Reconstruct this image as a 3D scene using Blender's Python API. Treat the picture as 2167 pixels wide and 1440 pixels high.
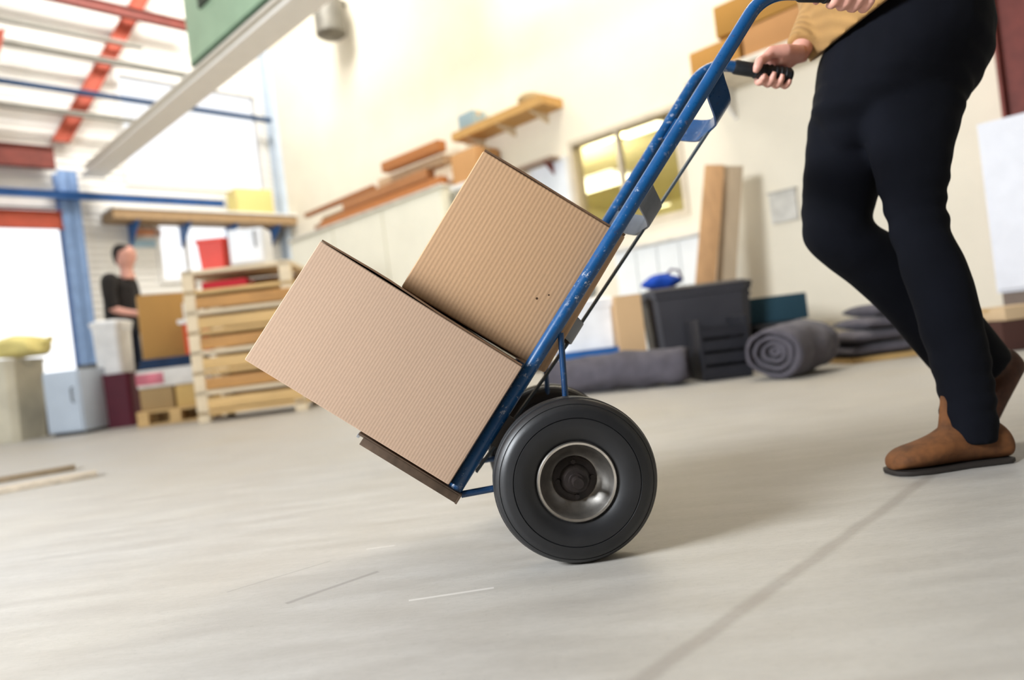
import bpy, bmesh, math, random
from mathutils import Vector as V, Matrix, noise
random.seed(4)
S = bpy.context.scene
for o in list(bpy.data.objects): bpy.data.objects.remove(o)
COL = S.collection

# ------------------------------------------------------------------ camera
F = 1500.0; ROLL = math.radians(7); CAMZ = .38
RV = V((math.cos(ROLL), 0, -math.sin(ROLL))); UV = V((math.sin(ROLL), 0, math.cos(ROLL)))
CAM = V((0, 0, CAMZ)); FW = V((0, 1, 0))
cd = bpy.data.cameras.new('camera'); cam = bpy.data.objects.new('camera', cd); COL.objects.link(cam)
cd.sensor_width = 36; cd.lens = F/2167*36; cd.clip_start = .05; cd.clip_end = 200
m = Matrix((RV, UV, -FW)).transposed().to_4x4(); m.translation = CAM
cam.matrix_world = m
cd.dof.use_dof = True; cd.dof.focus_distance = 1.19; cd.dof.aperture_fstop = 1.9
S.camera = cam

# ------------------------------------------------------------------ world, light, exposure
w = bpy.data.worlds.new('daylight'); S.world = w; w.use_nodes = True
bg = w.node_tree.nodes['Background']; bg.inputs[0].default_value = (.97, .98, 1, 1); bg.inputs[1].default_value = 1.35
def area(name, loc, target, size, sizey, power, col):
    l = bpy.data.lights.new(name, 'AREA'); l.shape = 'RECTANGLE'; l.size = size; l.size_y = sizey; l.energy = power; l.color = col
    o = bpy.data.objects.new(name, l); COL.objects.link(o); o.location = loc
    o.rotation_euler = (V(target)-V(loc)).to_track_quat('-Z', 'Y').to_euler(); return o
area('dock_door_daylight', (-4.0, -.7, 2.5), (0.4, 1.3, .3), 1.6, 1.3, 430, (.90, .95, 1))
area('hall_fill_light', (1.2, 5.4, 5.9), (2.2, 8.0, 1.6), 2.5, 1.0, 175, (1, .93, .80))  # unseen warm ceiling fill, aimed at the cream wall
area('far_wall_fill_light', (-2.8, 7.6, 6.4), (-5.0, 10.0, 2.2), 2.5, 1.0, 170, (1, .98, .94))  # unseen fill added to brighten the far white wall
S.view_settings.view_transform = 'Standard'; S.view_settings.look = 'None'
S.view_settings.exposure = 0.36; S.view_settings.gamma = 1; S.view_settings.use_curve_mapping = False
S.cycles.use_denoising = True
S.cycles.max_bounces = 6

# ------------------------------------------------------------------ helpers
def ray(x, y): return RV*((x-1083.5)/F) - UV*((y-720)/F) + FW
def at(x, y, D): return CAM + ray(x, y)*D
def floor_at(x, y):
    q = ray(x, y); return CAM + q*(-CAM.z/q.z)
def srgb(h):
    if isinstance(h, str): h = [int(h[i:i+2], 16) for i in (0, 2, 4)]
    return tuple(((c/255+.055)/1.055)**2.4 if c/255 > .04045 else c/255/12.92 for c in h) + (1,)
def tag(o, label=None, cat=None, group=None, kind=None):
    for k, v in (('label', label), ('category', cat), ('group', group), ('kind', kind)):
        if v: o[k] = v
    return o
MATX = {}
def thing(name, label, cat, loc=(0, 0, 0), rz=0, group=None, M=None):
    o = bpy.data.objects.new(name, None); COL.objects.link(o); o.empty_display_size = .1
    if M is None: M = Matrix.Translation(V(loc)) @ Matrix.Rotation(rz, 4, 'Z')
    o.matrix_world = M; MATX[o] = M.copy()
    return tag(o, label, cat, group)

class MB:
    def __init__(s): s.v = []; s.f = []
    def add(s, vs, fs):
        n = len(s.v); s.v += [V(p) for p in vs]; s.f += [tuple(i+n for i in f) for f in fs]; return s
    def obox(s, c, hx, hy, hz):
        c = V(c); hx, hy, hz = V(hx), V(hy), V(hz)
        vs = [c+hx*i+hy*j+hz*k for k in (-1, 1) for j in (-1, 1) for i in (-1, 1)]
        return s.add(vs, [(0, 2, 3, 1), (4, 5, 7, 6), (0, 1, 5, 4), (2, 6, 7, 3), (0, 4, 6, 2), (1, 3, 7, 5)])
    def box(s, x0, x1, y0, y1, z0, z1):
        return s.obox(((x0+x1)/2, (y0+y1)/2, (z0+z1)/2), ((x1-x0)/2, 0, 0), (0, (y1-y0)/2, 0), (0, 0, (z1-z0)/2))
    def rings(s, rs, cap=True, close=False):
        n = len(rs[0]); vs = [p for r in rs for p in r]; fs = []
        k = len(rs)
        for i in range(k if close else k-1):
            a, b = i*n, ((i+1) % k)*n
            fs += [(a+j, a+(j+1) % n, b+(j+1) % n, b+j) for j in range(n)]
        if cap and not close: fs += [tuple(range(n-1, -1, -1)), tuple((k-1)*n+j for j in range(n))]
        return s.add(vs, fs)
    def tube(s, pts, r, n=14, cap=True, up=None):
        pts = [V(p) for p in pts]; rr = r if isinstance(r, (list, tuple)) else [r]*len(pts)
        rs = []; ref = None
        for i, p in enumerate(pts):
            t = (pts[min(i+1, len(pts)-1)]-pts[max(i-1, 0)]).normalized()
            if ref is None: ref = t.orthogonal() if up is None else V(up)
            ref = (ref - t*ref.dot(t)).normalized(); b = t.cross(ref)
            rs.append([p + (ref*math.cos(a)+b*math.sin(a))*rr[i] for a in [2*math.pi*j/n for j in range(n)]])
        return s.rings(rs, cap)
    def strip(s, pts, wdir, hw, th):
        """flat bar: path pts, wide along wdir, thickness th"""
        pts = [V(p) for p in pts]; rs = []
        for i, p in enumerate(pts):
            t = (pts[min(i+1, len(pts)-1)]-pts[max(i-1, 0)]).normalized()
            wd = V(wdir); wd = (wd - t*wd.dot(t)).normalized()*hw; nn = t.cross(wd).normalized()*th/2
            rs.append([p-wd-nn, p+wd-nn, p+wd+nn, p-wd+nn])
        return s.rings(rs)
    def lathe(s, prof, o, ax, n=64, closed=True):
        """prof: (radius, along axis)"""
        o, ax = V(o), V(ax).normalized(); u = ax.orthogonal().normalized(); b = ax.cross(u)
        rs = [[o+ax*h+(u*math.cos(a)+b*math.sin(a))*r for (r, h) in prof] for a in [2*math.pi*j/n for j in range(n)]]
        k = len(prof); vs = [p for r in rs for p in r]; fs = []
        for i in range(n):
            A, B = i*k, ((i+1) % n)*k
            for j in range(k if closed else k-1):
                j2 = (j+1) % k; fs.append((A+j, A+j2, B+j2, B+j))
        return s.add(vs, fs)
    def prism(s, poly, ext):
        ext = V(ext); poly = [V(p) for p in poly]
        return s.rings([poly, [p+ext for p in poly]])
    def build(s, name, mat, parent=None, world=True, bevel=0, seg=2, smooth=35, label=None, remesh=0, sm=0, fn=None, loc=None, subdiv=0):
        me = bpy.data.meshes.new(name)
        o = bpy.data.objects.new(name, me); COL.objects.link(o)
        vs = s.v
        if parent is not None:
            o.parent = parent; MATX[o] = MATX[parent]
            if world: inv = MATX[parent].inverted(); vs = [inv @ p for p in vs]
        elif loc is not None:
            o.location = loc; vs = [p-V(loc) for p in vs]
        me.from_pydata([tuple(p) for p in vs], [], s.f); me.update()
        bm = bmesh.new(); bm.from_mesh(me); bmesh.ops.recalc_face_normals(bm, faces=bm.faces[:])
        if bevel: bmesh.ops.bevel(bm, geom=[e for e in bm.edges if len(e.link_faces) == 2 and e.calc_face_angle(0) > .6], offset=bevel, segments=seg, affect='EDGES', profile=.6)
        bm.to_mesh(me); bm.free()
        if remesh:
            r = o.modifiers.new('r', 'REMESH'); r.mode = 'VOXEL'; r.voxel_size = remesh
            if sm: q = o.modifiers.new('s', 'SMOOTH'); q.iterations = sm; q.factor = .6
            dg = bpy.context.evaluated_depsgraph_get(); ne = bpy.data.meshes.new_from_object(o.evaluated_get(dg))
            o.modifiers.clear(); ne.name = name; o.data = ne; me = ne
        if subdiv:
            q = o.modifiers.new('s', 'SUBSURF'); q.levels = q.render_levels = subdiv
            dg = bpy.context.evaluated_depsgraph_get(); ne = bpy.data.meshes.new_from_object(o.evaluated_get(dg))
            o.modifiers.clear(); ne.name = name; o.data = ne; me = ne
        if fn:
            for v_ in me.vertices: v_.co = fn(v_.co.copy())
            me.update()
        if smooth:
            me.shade_smooth()
            if smooth < 180: me.set_sharp_from_angle(angle=math.radians(smooth))
        for i, mm in enumerate(mat if isinstance(mat, (list, tuple)) else [mat]): me.materials.append(mm)
        if label: o['label'] = label
        return o

# ------------------------------------------------------------------ materials
class NT:
    def __init__(s, name):
        s.m = bpy.data.materials.new(name); s.m.use_nodes = True; s.t = s.m.node_tree; s.b = s.t.nodes['Principled BSDF']
    def n(s, k, **kw):
        x = s.t.nodes.new(k)
        for a, v in kw.items():
            if a.startswith('i_'):
                key = a[2:]; x.inputs[int(key) if key.isdigit() else key.replace('_', ' ')].default_value = v
            else: setattr(x, a, v)
        return x
    def l(s, a, b): s.t.links.new(a, b)
    def coord(s, scale=(1, 1, 1), rot=(0, 0, 0), loc=(0, 0, 0), kind='Object'):
        c = s.n('ShaderNodeTexCoord'); mp = s.n('ShaderNodeMapping')
        mp.inputs['Scale'].default_value = scale; mp.inputs['Rotation'].default_value = rot; mp.inputs['Location'].default_value = loc
        s.l(c.outputs[kind], mp.inputs[0]); return mp.outputs[0]
    def noise(s, vec, scale=5, detail=4, rough=.55):
        x = s.n('ShaderNodeTexNoise', i_Scale=scale, i_Detail=detail, i_Roughness=rough); s.l(vec, x.inputs['Vector']); return x.outputs['Fac']
    def ramp(s, fac, a, b, ca=(0, 0, 0, 1), cb=(1, 1, 1, 1)):
        x = s.n('ShaderNodeValToRGB'); e = x.color_ramp.elements; e[0].position = a; e[0].color = ca; e[1].position = b; e[1].color = cb
        s.l(fac, x.inputs[0]); return x.outputs[0]
    def mix(s, fac, a, b):
        x = s.n('ShaderNodeMix', data_type='RGBA')
        for sock, v in ((x.inputs[0], fac), (x.inputs[6], a), (x.inputs[7], b)):
            if hasattr(v, 'links'): s.l(v, sock)
            else: sock.default_value = v
        return x.outputs[2]
    def math(s, op, a, b=0, c=None):
        x = s.n('ShaderNodeMath', operation=op)
        for i, v in enumerate((a, b) if c is None else (a, b, c)):
            if hasattr(v, 'links'): s.l(v, x.inputs[i])
            else: x.inputs[i].default_value = v
        return x.outputs[0]
    def bump(s, h, dist=.001, strength=1):
        x = s.n('ShaderNodeBump', i_Distance=dist, i_Strength=strength); s.l(h, x.inputs['Height']); s.l(x.outputs[0], s.b.inputs['Normal'])
    def set(s, color=None, rough=None, metal=None, spec=None):
        for k, v in (('Base Color', color), ('Roughness', rough), ('Metallic', metal), ('Specular IOR Level', spec)):
            if v is None: continue
            if hasattr(v, 'links'): s.l(v, s.b.inputs[k])
            else: s.b.inputs[k].default_value = v
        return s.m
MC = {}
def mat(h, rough=.6, metal=0, var=.12, scale=8, name=None, stretch=(1, 1, 1), spec=.4):
    key = (h, rough, metal, var, scale, stretch)
    if key in MC: return MC[key]
    t = NT(name or 'paint_'+h); c = srgb(h)
    f = t.noise(t.coord(stretch), scale, 4)
    d = tuple(x*(1-var*1.6) for x in c[:3])+(1,); e = tuple(min(1, x*(1+var)) for x in c[:3])+(1,)
    m_ = t.set(t.ramp(f, .3, .7, d, e), rough, metal, spec); t.bump(f, .0015, .25)
    MC[key] = m_; return m_
def wood(h, scale=3, dark=.35, name='wood', axis=0):
    key = ('wood', h, scale, axis)
    if key in MC: return MC[key]
    t = NT(name+'_'+h); c = srgb(h); st = [14, 14, 14]; st[axis] = 1.2
    f = t.noise(t.coord(tuple(st)), scale, 5, .6)
    m_ = t.set(t.ramp(f, .3, .7, tuple(x*(1-dark) for x in c[:3])+(1,), c), .65); t.bump(f, .002, .3)
    MC[key] = m_; return m_
def emit(h, strength, name='lit'):
    t = NT(name); c = srgb(h); t.b.inputs['Base Color'].default_value = c
    t.b.inputs['Emission Color'].default_value = c; t.b.inputs['Emission Strength'].default_value = strength; return t.m

def floor_mat():
    t = NT('trowelled_concrete'); co = t.coord()
    big = t.noise(co, .9, 4); mid = t.noise(t.coord((1, 5, 1), (0, 0, .05)), 3.5, 5, .6); fine = t.noise(t.coord((1, 3.5, 1), (0, 0, .04)), 55, 6, .65)
    c = t.ramp(mid, .3, .72, srgb('9f9b96'), srgb('b4b1ac'))
    c = t.mix(t.math('MULTIPLY', t.ramp(big, .35, .7), .45), c, srgb('aba18f'))
    c = t.mix(t.math('MULTIPLY', t.ramp(fine, .42, .75), .22), c, srgb('807a73'))
    sp = t.noise(co, 160, 2); c = t.mix(t.math('MULTIPLY', t.ramp(sp, .62, .75), .25), c, srgb('7a746c'))
    def seg(p, q, hw, col, amt, c):
        P, Q = floor_at(*p), floor_at(*q); mid_ = (P+Q)/2; d = Q-P; ang = math.atan2(d.y, d.x)
        tc = t.n('ShaderNodeTexCoord'); sub = t.n('ShaderNodeVectorMath', operation='SUBTRACT'); t.l(tc.outputs['Object'], sub.inputs[0]); sub.inputs[1].default_value = mid_
        rot = t.n('ShaderNodeVectorRotate', rotation_type='Z_AXIS'); t.l(sub.outputs[0], rot.inputs[0]); rot.inputs['Angle'].default_value = -ang
        sx = t.n('ShaderNodeSeparateXYZ'); t.l(rot.outputs[0], sx.inputs[0])
        wob = t.math('MULTIPLY', t.math('SUBTRACT', t.noise(co, 6, 3), .5), hw*1.2)
        ay = t.math('ABSOLUTE', t.math('ADD', sx.outputs[1], wob)); ax = t.math('ABSOLUTE', sx.outputs[0])
        my = t.n('ShaderNodeMapRange', i_1=hw*1.0, i_2=hw*.35); t.l(ay, my.inputs[0])
        mx = t.math('LESS_THAN', ax, d.length/2)
        return t.mix(t.math('MULTIPLY', t.math('MULTIPLY', my.outputs[0], mx), amt), c, srgb(col))
    c = seg((1330, 1462), (2000, 985), .016, '6f655c', .34, c)
    c = seg((605, 1278), (800, 1210), .008, '77726e', .5, c)
    c = seg((480, 1254), (700, 1188), .004, '77726e', .35, c)
    c = seg((865, 1272), (1045, 1244), .005, 'e6e2dc', .45, c)
    c = seg((775, 1163), (835, 1155), .003, 'e6e2dc', .4, c)
    h = t.math('ADD', t.math('MULTIPLY', fine, .6), t.math('MULTIPLY', sp, .4))
    t.bump(h, .001, .3)
    return t.set(c, t.ramp(mid, .2, .8, (.42,)*3+(1,), (.6,)*3+(1,)), 0, .4)

def cardboard(h='b9977a', period=.0078, depth=.45, name='corrugated_cardboard', spots=()):
    t = NT(name); c = srgb(h); co = t.coord()
    sx = t.n('ShaderNodeSeparateXYZ'); t.l(co, sx.inputs[0])
    wob = t.math('MULTIPLY', t.noise(t.coord((30, 30, 3)), 1, 2), .35)
    def waves(axis):
        return t.math('SINE', t.math('ADD', t.math('MULTIPLY', sx.outputs[axis], 2*math.pi/period), t.math('MULTIPLY', wob, 6)))
    wv = t.math('MULTIPLY_ADD', waves(0), .5, .5)
    gr = t.noise(t.coord((1, 1, .35)), 420, 3, .7); big = t.noise(t.coord((6, 6, 1)), 1.2, 3)
    col = t.ramp(wv, .05, .95, tuple(x*(1-.22*depth) for x in c[:3])+(1,), tuple(x*(1+.05*depth) for x in c[:3])+(1,))
    col = t.mix(t.math('MULTIPLY', t.ramp(gr, .4, .75), .28), col, tuple(x*.66 for x in c[:3])+(1,))
    col = t.mix(t.math('MULTIPLY', t.ramp(big, .45, .65), .12), col, tuple(x*.74 for x in c[:3])+(1,))
    for (px_, pz_, r) in spots:
        dx = t.math('SUBTRACT', sx.outputs[0], px_); dz = t.math('SUBTRACT', sx.outputs[2], pz_)
        dd = t.math('SQRT', t.math('ADD', t.math('MULTIPLY', dx, dx), t.math('MULTIPLY', dz, dz)))
        col = t.mix(t.math('LESS_THAN', dd, r), col, srgb('3c2614'))
    t.bump(t.math('ADD', t.math('MULTIPLY', wv, .8), t.math('MULTIPLY', gr, .3)), .0006, depth)
    return t.set(col, .78, 0, .25)

def scuffed(h, wearc='b9bcc4', amt=.5, rough=.28, name='scuffed_blue_paint'):
    t = NT(name); c = srgb(h); co = t.coord(kind='Object')
    f = t.noise(co, 95, 6, .75); g = t.noise(co, 7, 3)
    k = t.math('MULTIPLY', t.ramp(f, .58, .64), t.ramp(g, .46, .6)); k = t.math('MULTIPLY', k, amt)
    d = t.noise(co, 24, 4); col = t.mix(t.math('MULTIPLY', t.ramp(d, .45, .7), .4), c, tuple(x*.4 for x in c[:3])+(1,))
    rust = t.math('MULTIPLY', t.ramp(t.noise(co, 40, 5), .64, .7), .5); col = t.mix(rust, col, srgb('4a3330'))
    col = t.mix(k, col, srgb(wearc)); t.bump(t.math('SUBTRACT', 1, k), .0004, .5)
    return t.set(col, t.math('MULTIPLY_ADD', f, .25, rough-.1), 0, .6)

def fabric(h, name='cloth', scale=900, rib=None, rough=.9, wr=12, var=.2, wstr=.5):
    t = NT(name); c = srgb(h); co = t.coord()
    f = t.noise(co, scale, 2); g = t.noise(t.coord((1, 1, .6)), wr, 4)
    col = t.ramp(g, .3, .7, tuple(x*(1-var) for x in c[:3])+(1,), tuple(x*(1+var*.6) for x in c[:3])+(1,))
    if rib:
        sx = t.n('ShaderNodeSeparateXYZ'); t.l(t.coord((1, 1, 1), rib[0]), sx.inputs[0])
        s_ = t.math('SINE', t.math('MULTIPLY', sx.outputs[0], rib[1])); s2 = t.math('MULTIPLY_ADD', s_, .5, .5)
        col = t.mix(t.math('MULTIPLY', s2, .4), col, tuple(x*.6 for x in c[:3])+(1,)); h_ = t.math('ADD', s2, f)
        t.bump(h_, .002, .6)
    else: t.bump(t.math('ADD', t.math('MULTIPLY', f, .08), g), .006, wstr)
    t.b.inputs['Sheen Weight'].default_value = .08
    return t.set(col, rough, 0, .15)

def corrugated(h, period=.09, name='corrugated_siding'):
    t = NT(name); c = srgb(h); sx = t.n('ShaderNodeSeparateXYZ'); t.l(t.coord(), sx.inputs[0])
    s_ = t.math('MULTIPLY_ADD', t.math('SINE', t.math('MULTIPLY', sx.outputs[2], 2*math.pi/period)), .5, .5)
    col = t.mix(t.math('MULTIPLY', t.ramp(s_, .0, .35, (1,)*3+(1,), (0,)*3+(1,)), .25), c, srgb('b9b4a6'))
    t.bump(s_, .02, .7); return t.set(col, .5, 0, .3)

M_CARD = cardboard('c2a48c', .0052, .22, 'pinkish_cardboard')
M_CARD2 = cardboard('c29c78', .0074, .38, 'ribbed_cardboard', spots=((.213, .105, .0022), (.228, .121, .0016)))
M_FLAP_SHADE = mat('6b4f38', .85, var=.15, scale=60, name='flap_edge')  # cardboard darkened to paint the shading gap along the carton top
M_BLUE = scuffed('0e4a7c', amt=.7)
M_BLUED = scuffed('113d68', amt=.25, name='blue_enamel')
M_STRAP = mat('6b7079', .45, .4, var=.12, scale=30, name='grey_steel_strap')
M_STEELB = mat('5d4c3e', .5, .3, var=.3, scale=25, name='worn_brown_steel')
M_RUBBER = mat('1d1d1f', .42, var=.12, scale=30, name='tyre_rubber', spec=.5)
M_RIM = mat('ddd7cf', .33, 1, var=.15, scale=40, name='rim_steel')
M_HUB = mat('2b2422', .5, .3, var=.3, scale=40, name='greasy_hub')
M_GRIP = mat('15181c', .55, var=.2, scale=60, name='black_grip')
M_SKIN = mat('d9a08f', .5, var=.1, scale=25, name='skin'); M_SKIN.node_tree.nodes['Principled BSDF'].inputs['Subsurface Weight'].default_value = .08

# ------------------------------------------------------------------ structure: room
TH = math.radians(46); WD = V((-math.sin(TH), math.cos(TH), 0)); WN = V((-math.cos(TH), -math.sin(TH), 0))
W0 = at(1920, 742, 5.2); W0.z = 0
UPZ = V((0, 0, 1))
CT = 8.7; CORNER = W0 + WD*CT
def W(t, z, off=0): return W0 + WD*t + UPZ*z + WN*off            # right wall: t towards the far corner, off into the room
def B(s_, z, off=0): return CORNER + WN*s_ + UPZ*z - WD*off        # back wall: s from the corner, off into the room
def on_right(x, y, off=0):
    q = ray(x, y); k = ((W0+WN*off)-CAM).dot(WN)/q.dot(WN); p = CAM+q*k; return (p-W0).dot(WD), p.z
def on_back(x, y, off=0):
    q = ray(x, y); k = ((CORNER-WD*off)-CAM).dot(WD)/q.dot(WD); p = CAM+q*k; return (p-CORNER).dot(WN), p.z

fl = MB(); fl.add([(-14, -6, 0), (12, -6, 0), (12, 16, 0), (-14, 16, 0)], [(0, 1, 2, 3)])
tag(fl.build('floor', floor_mat(), smooth=0), 'pale grey trowelled concrete floor with a dark joint', kind='structure')

def holed(fn, a0, a1, z1, holes, th, off0=0):
    """wall of real thickness th behind its face, with rectangular holes (a0,a1,z0,z1)"""
    mb = MB(); xs = sorted({a0, a1, *[h[0] for h in holes], *[h[1] for h in holes]}); zs = sorted({0, z1, *[h[2] for h in holes], *[h[3] for h in holes]})
    for i in range(len(xs)-1):
        for j in range(len(zs)-1):
            cx, cz = (xs[i]+xs[i+1])/2, (zs[j]+zs[j+1])/2
            if any(h[0] < cx < h[1] and h[2] < cz < h[3] for h in holes): continue
            q = [fn(xs[i], zs[j], off0), fn(xs[i+1], zs[j], off0), fn(xs[i+1], zs[j+1], off0), fn(xs[i], zs[j+1], off0)]
            mb.prism(q, fn(0, 0, -th)-fn(0, 0, 0))
    return mb
# right wall with an interior office window
wx0, _ = on_right(1448, 340); wx1, _ = on_right(1213, 390); wz0, wz1 = 1.30, 2.30
M_WALL = mat('ebe2cf', .75, var=.03, scale=2, name='cream_wall')
rw = holed(W, -14, CT+.15, 7.0, [(wx0, wx1, wz0, wz1)], .15)
tag(rw.build('wall_right', M_WALL, smooth=0), 'long cream painted wall with an office window', kind='structure')
# back wall: white siding, dock opening, bright window band
d0, dz1 = on_back(152, 560); d0 = on_back(160, 640)[0]
b0 = on_back(555, 300)[0]; b1 = on_back(255, 300)[0]
bz0 = on_back(400, 412)[1]+.08; bz1 = on_back(400, 175)[1]
c0 = on_back(560, 520)[0]; c1 = on_back(330, 520)[0]; cz0 = 1.75; cz1 = on_back(450, 468)[1]
holes = [(d0, d0+4.2, 0, 2.75), (b0, b1, bz0, bz1), (c0, c1, cz0, cz1)]
bw = holed(B, -.15, 13, 7.5, holes, .12)
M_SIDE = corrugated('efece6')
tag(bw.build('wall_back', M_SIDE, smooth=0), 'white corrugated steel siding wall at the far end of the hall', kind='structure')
M_GLASS = NT('pane_glass'); g_ = M_GLASS; g_.b.inputs['Transmission Weight'].default_value = 1; g_.b.inputs['Roughness'].default_value = .02; g_.b.inputs['IOR'].default_value = 1.02; M_GLASS = g_.m
M_FRAME = mat('e8e6e2', .5, var=.04, name='white_window_frame'); M_WTRIM = mat('cfc2ad', .6, var=.05, name='beige_window_frame')
def window(n, fn, a0, a1, z0, z1, muls, rails, label, fr=.06, th=.12, fm=None):
    r = thing('window_%d' % n, label, None, fn((a0+a1)/2, z0, 0)); r['kind'] = 'structure'
    mb = MB()
    def bar(aa, ab, za, zb, o0=-th+.01, o1=.02): mb.prism([fn(aa, za, o0), fn(ab, za, o0), fn(ab, zb, o0), fn(aa, zb, o0)], fn(0, 0, o1)-fn(0, 0, o0))
    bar(a0, a1, z0, z0+fr); bar(a0, a1, z1-fr, z1); bar(a0, a0+fr, z0+fr, z1-fr); bar(a1-fr, a1, z0+fr, z1-fr)
    for k in muls: bar(k-.02, k+.02, z0+fr, z1-fr, -.08, -.02)
    for k in rails: bar(a0+fr, a1-fr, k-.015, k+.015, -.08, -.02)
    mb.build('window_frame', fm or M_FRAME, r, smooth=0)
    g = MB(); g.prism([fn(a0+fr*.6, z0+fr*.6, -.055), fn(a1-fr*.6, z0+fr*.6, -.055), fn(a1-fr*.6, z1-fr*.6, -.055), fn(a0+fr*.6, z1-fr*.6, -.055)], fn(0, 0, -.06)-fn(0, 0, -.055))
    g.build('pane', M_GLASS, r, smooth=0)
window(1, W, wx0, wx1, wz0, wz1, [(wx0*.45+wx1*.55)], [], 'office window in the cream wall, ceiling lights glowing behind it', .05, .15, M_WTRIM)
window(2, B, b0, b1, bz0, bz1, [], [], 'large bright window high in the far white wall')
window(3, B, c0, c1, cz0, cz1, [on_back(396, 520)[0]], [], 'low bright window behind the crates on the far wall')
# office behind the window
of = MB(); a, b_ = wx0-1.0, wx1+2.8; OD = 5.2; OZ = 2.44
def panel(mb, pts): mb.prism(pts[0:4], pts[4])
of.prism([W(a, .0, -OD), W(b_, .0, -OD), W(b_, OZ, -OD), W(a, OZ, -OD)], -WN*.08)
of.prism([W(a, 0, -.15), W(a, 0, -OD), W(a, OZ, -OD), W(a, OZ, -.15)], -WD*.08)
of.prism([W(b_, 0, -.15), W(b_, 0, -OD), W(b_, OZ, -OD), W(b_, OZ, -.15)], WD*.08)
of.prism([W(a, OZ, -.15), W(b_, OZ, -.15), W(b_, OZ, -OD), W(a, OZ, -OD)], UPZ*.08)
tag(of.build('wall_office', mat('dcd4a6', .8, var=.08, name='yellowish_office_wall'), smooth=0), 'yellowish office room behind the interior window', kind='structure')
M_TUBE = emit('fff6c8', 4, 'fluorescent_diffuser')
def office_lamp(px, py, L, wd_, lab):
    q = ray(px, py); p = CAM+q*((OZ-.05-CAM.z)/q.z); ang = -TH; ex, ey_ = V((math.cos(ang), math.sin(ang), 0)), V((math.sin(-ang), math.cos(ang), 0))
    r = thing('ceiling_light', lab, 'light', p, group='ceiling lights in the office')
    MB().obox(p+UPZ*.025, ex*(L/2), ey_*(wd_/2), UPZ*.022).build('housing', M_FRAME, r, smooth=0)
    MB().obox(p-UPZ*.004, ex*(L/2-.02), ey_*(wd_/2-.02), UPZ*.006).build('diffuser', M_TUBE, r, smooth=0)
office_lamp(1268, 291, .55, .5, 'glowing office ceiling light, upper left behind the window')
office_lamp(1345, 272, .55, .5, 'glowing office ceiling light, upper right behind the window')
office_lamp(1268, 388, 1.0, .7, 'glowing office ceiling light, lower and deepest behind the window')
office_lamp(1395, 440, .6, .25, 'small strip of glowing office light low in the window, right of the rails')
area('office_fill_light', W(wx1+.5, OZ-.06, -.55), W(wx1+.9, 1.2, -3.2), .5, .5, 170, (1, .93, .7))  # hidden fill added to brighten the office walls
# baseboard on the right wall
tag(MB().prism([W(-8, 0, .0), W(CT, 0, 0), W(CT, .1, 0), W(-8, .1, 0)], WN*.02).build('baseboard_right', mat('4b4038', .6, name='dark_skirting'), smooth=0), 'dark skirting along the cream wall', kind='structure')

# ceiling with long skylight openings over the far half of the hall, and the wall behind the camera
ce = MB(); cy = [-6, 4.4, 4.5, 5.6, 7.8, 9.0, 11.2, 12.4, 16]
for i in range(0, len(cy)-1, 2): ce.box(-14, 12, cy[i], cy[i+1], 7.3, 7.42)
ce.box(-14, -9, 2.2, 12.4, 7.3, 7.42); ce.box(6, 12, 2.2, 12.4, 7.3, 7.42)
tag(ce.build('ceiling', mat('cfccc4', .7, var=.04, name='roof_lining'), smooth=0), 'pale roof lining with open skylight strips', kind='structure')
tag(MB().box(-14, 12, -6.2, -6, 0, 7.3).build('wall_front', mat('5f5850', .8, var=.05, name='dim_wall'), smooth=0), 'dim wall behind the camera', kind='structure')
# steelwork of the far wall
M_BSTEEL = mat('2f66a8', .5, .1, var=.1, name='blue_structural_steel'); M_LBSTEEL = mat('7f9cc8', .5, .1, var=.08, name='pale_blue_structural_steel'); M_RED = mat('b8523a', .6, var=.1, name='red_oxide_steel'); M_BRN = mat('7d3a30', .6, var=.15, name='dark_red_steel')
M_GREYS = mat('a9a79f', .6, var=.08, name='grey_purlin')
def ibeam(p, q, side, h, wd_, tf):
    """I profile from p to q, web along side x"""
    d = (q-p).normalized(); s_ = V(side).normalized(); n = d.cross(s_).normalized(); mb = MB(); c = (p+q)/2; L = (q-p)/2
    mb.obox(c, L, s_*(h/2), n*(tf*.6)); mb.obox(c+s_*(h/2-tf/2), L, s_*(tf/2), n*(wd_/2)); mb.obox(c-s_*(h/2-tf/2), L, s_*(tf/2), n*(wd_/2)); return mb
def post(name, px, pz, label, m_, wd_=.2, off=.13, z1=None, n_plate=True):
    s0 = on_back(px, pz)[0]; z1 = z1 or 7.2; base = B(s0, 0, off)
    r = thing(name, label, 'column', base)
    ibeam(B(s0, .02, off), B(s0, z1, off), WD, wd_, wd_, .02).build('post', m_, r, smooth=0)
    MB().obox(B(s0, .01, off), WD*(wd_*.65), WN*(wd_*.65), UPZ*.01).build('base_plate', m_, r, smooth=0)
post('steel_column', 163, 640, 'pale blue steel column beside the open dock doorway', M_LBSTEEL, .22, z1=on_back(150, 372)[1])
post('steel_column', 572, 250, 'pale blue-white column in the far corner by the cream wall', mat('c3d0e0', .5, var=.04, name='whitish_blue_steel'), .2)
def girt(px0, px1, py, h, label, m_, name='steel_beam', off=.3, group='horizontal steel beams on the far wall', dx=None):
    s0, z0 = on_back(px0, py, off); s1 = on_back(px1, py, off)[0]
    z0 = on_back(*dx, off)[1] if dx else z0
    tag(ibeam(B(s0, z0, off), B(s1, z0, off), UPZ, h, .09, .012).build(name, m_, smooth=0, loc=B(s0, z0, off)), label, 'beam', group)
girt(-160, 470, 397, .085, 'bright blue horizontal beam above the crates on the far wall', M_BSTEEL, off=.32)
girt(-160, 560, 147, .05, 'thin dark blue rail running high across the far wall', mat('24507f', .5, name='dark_blue_rail'), off=.32)
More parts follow.
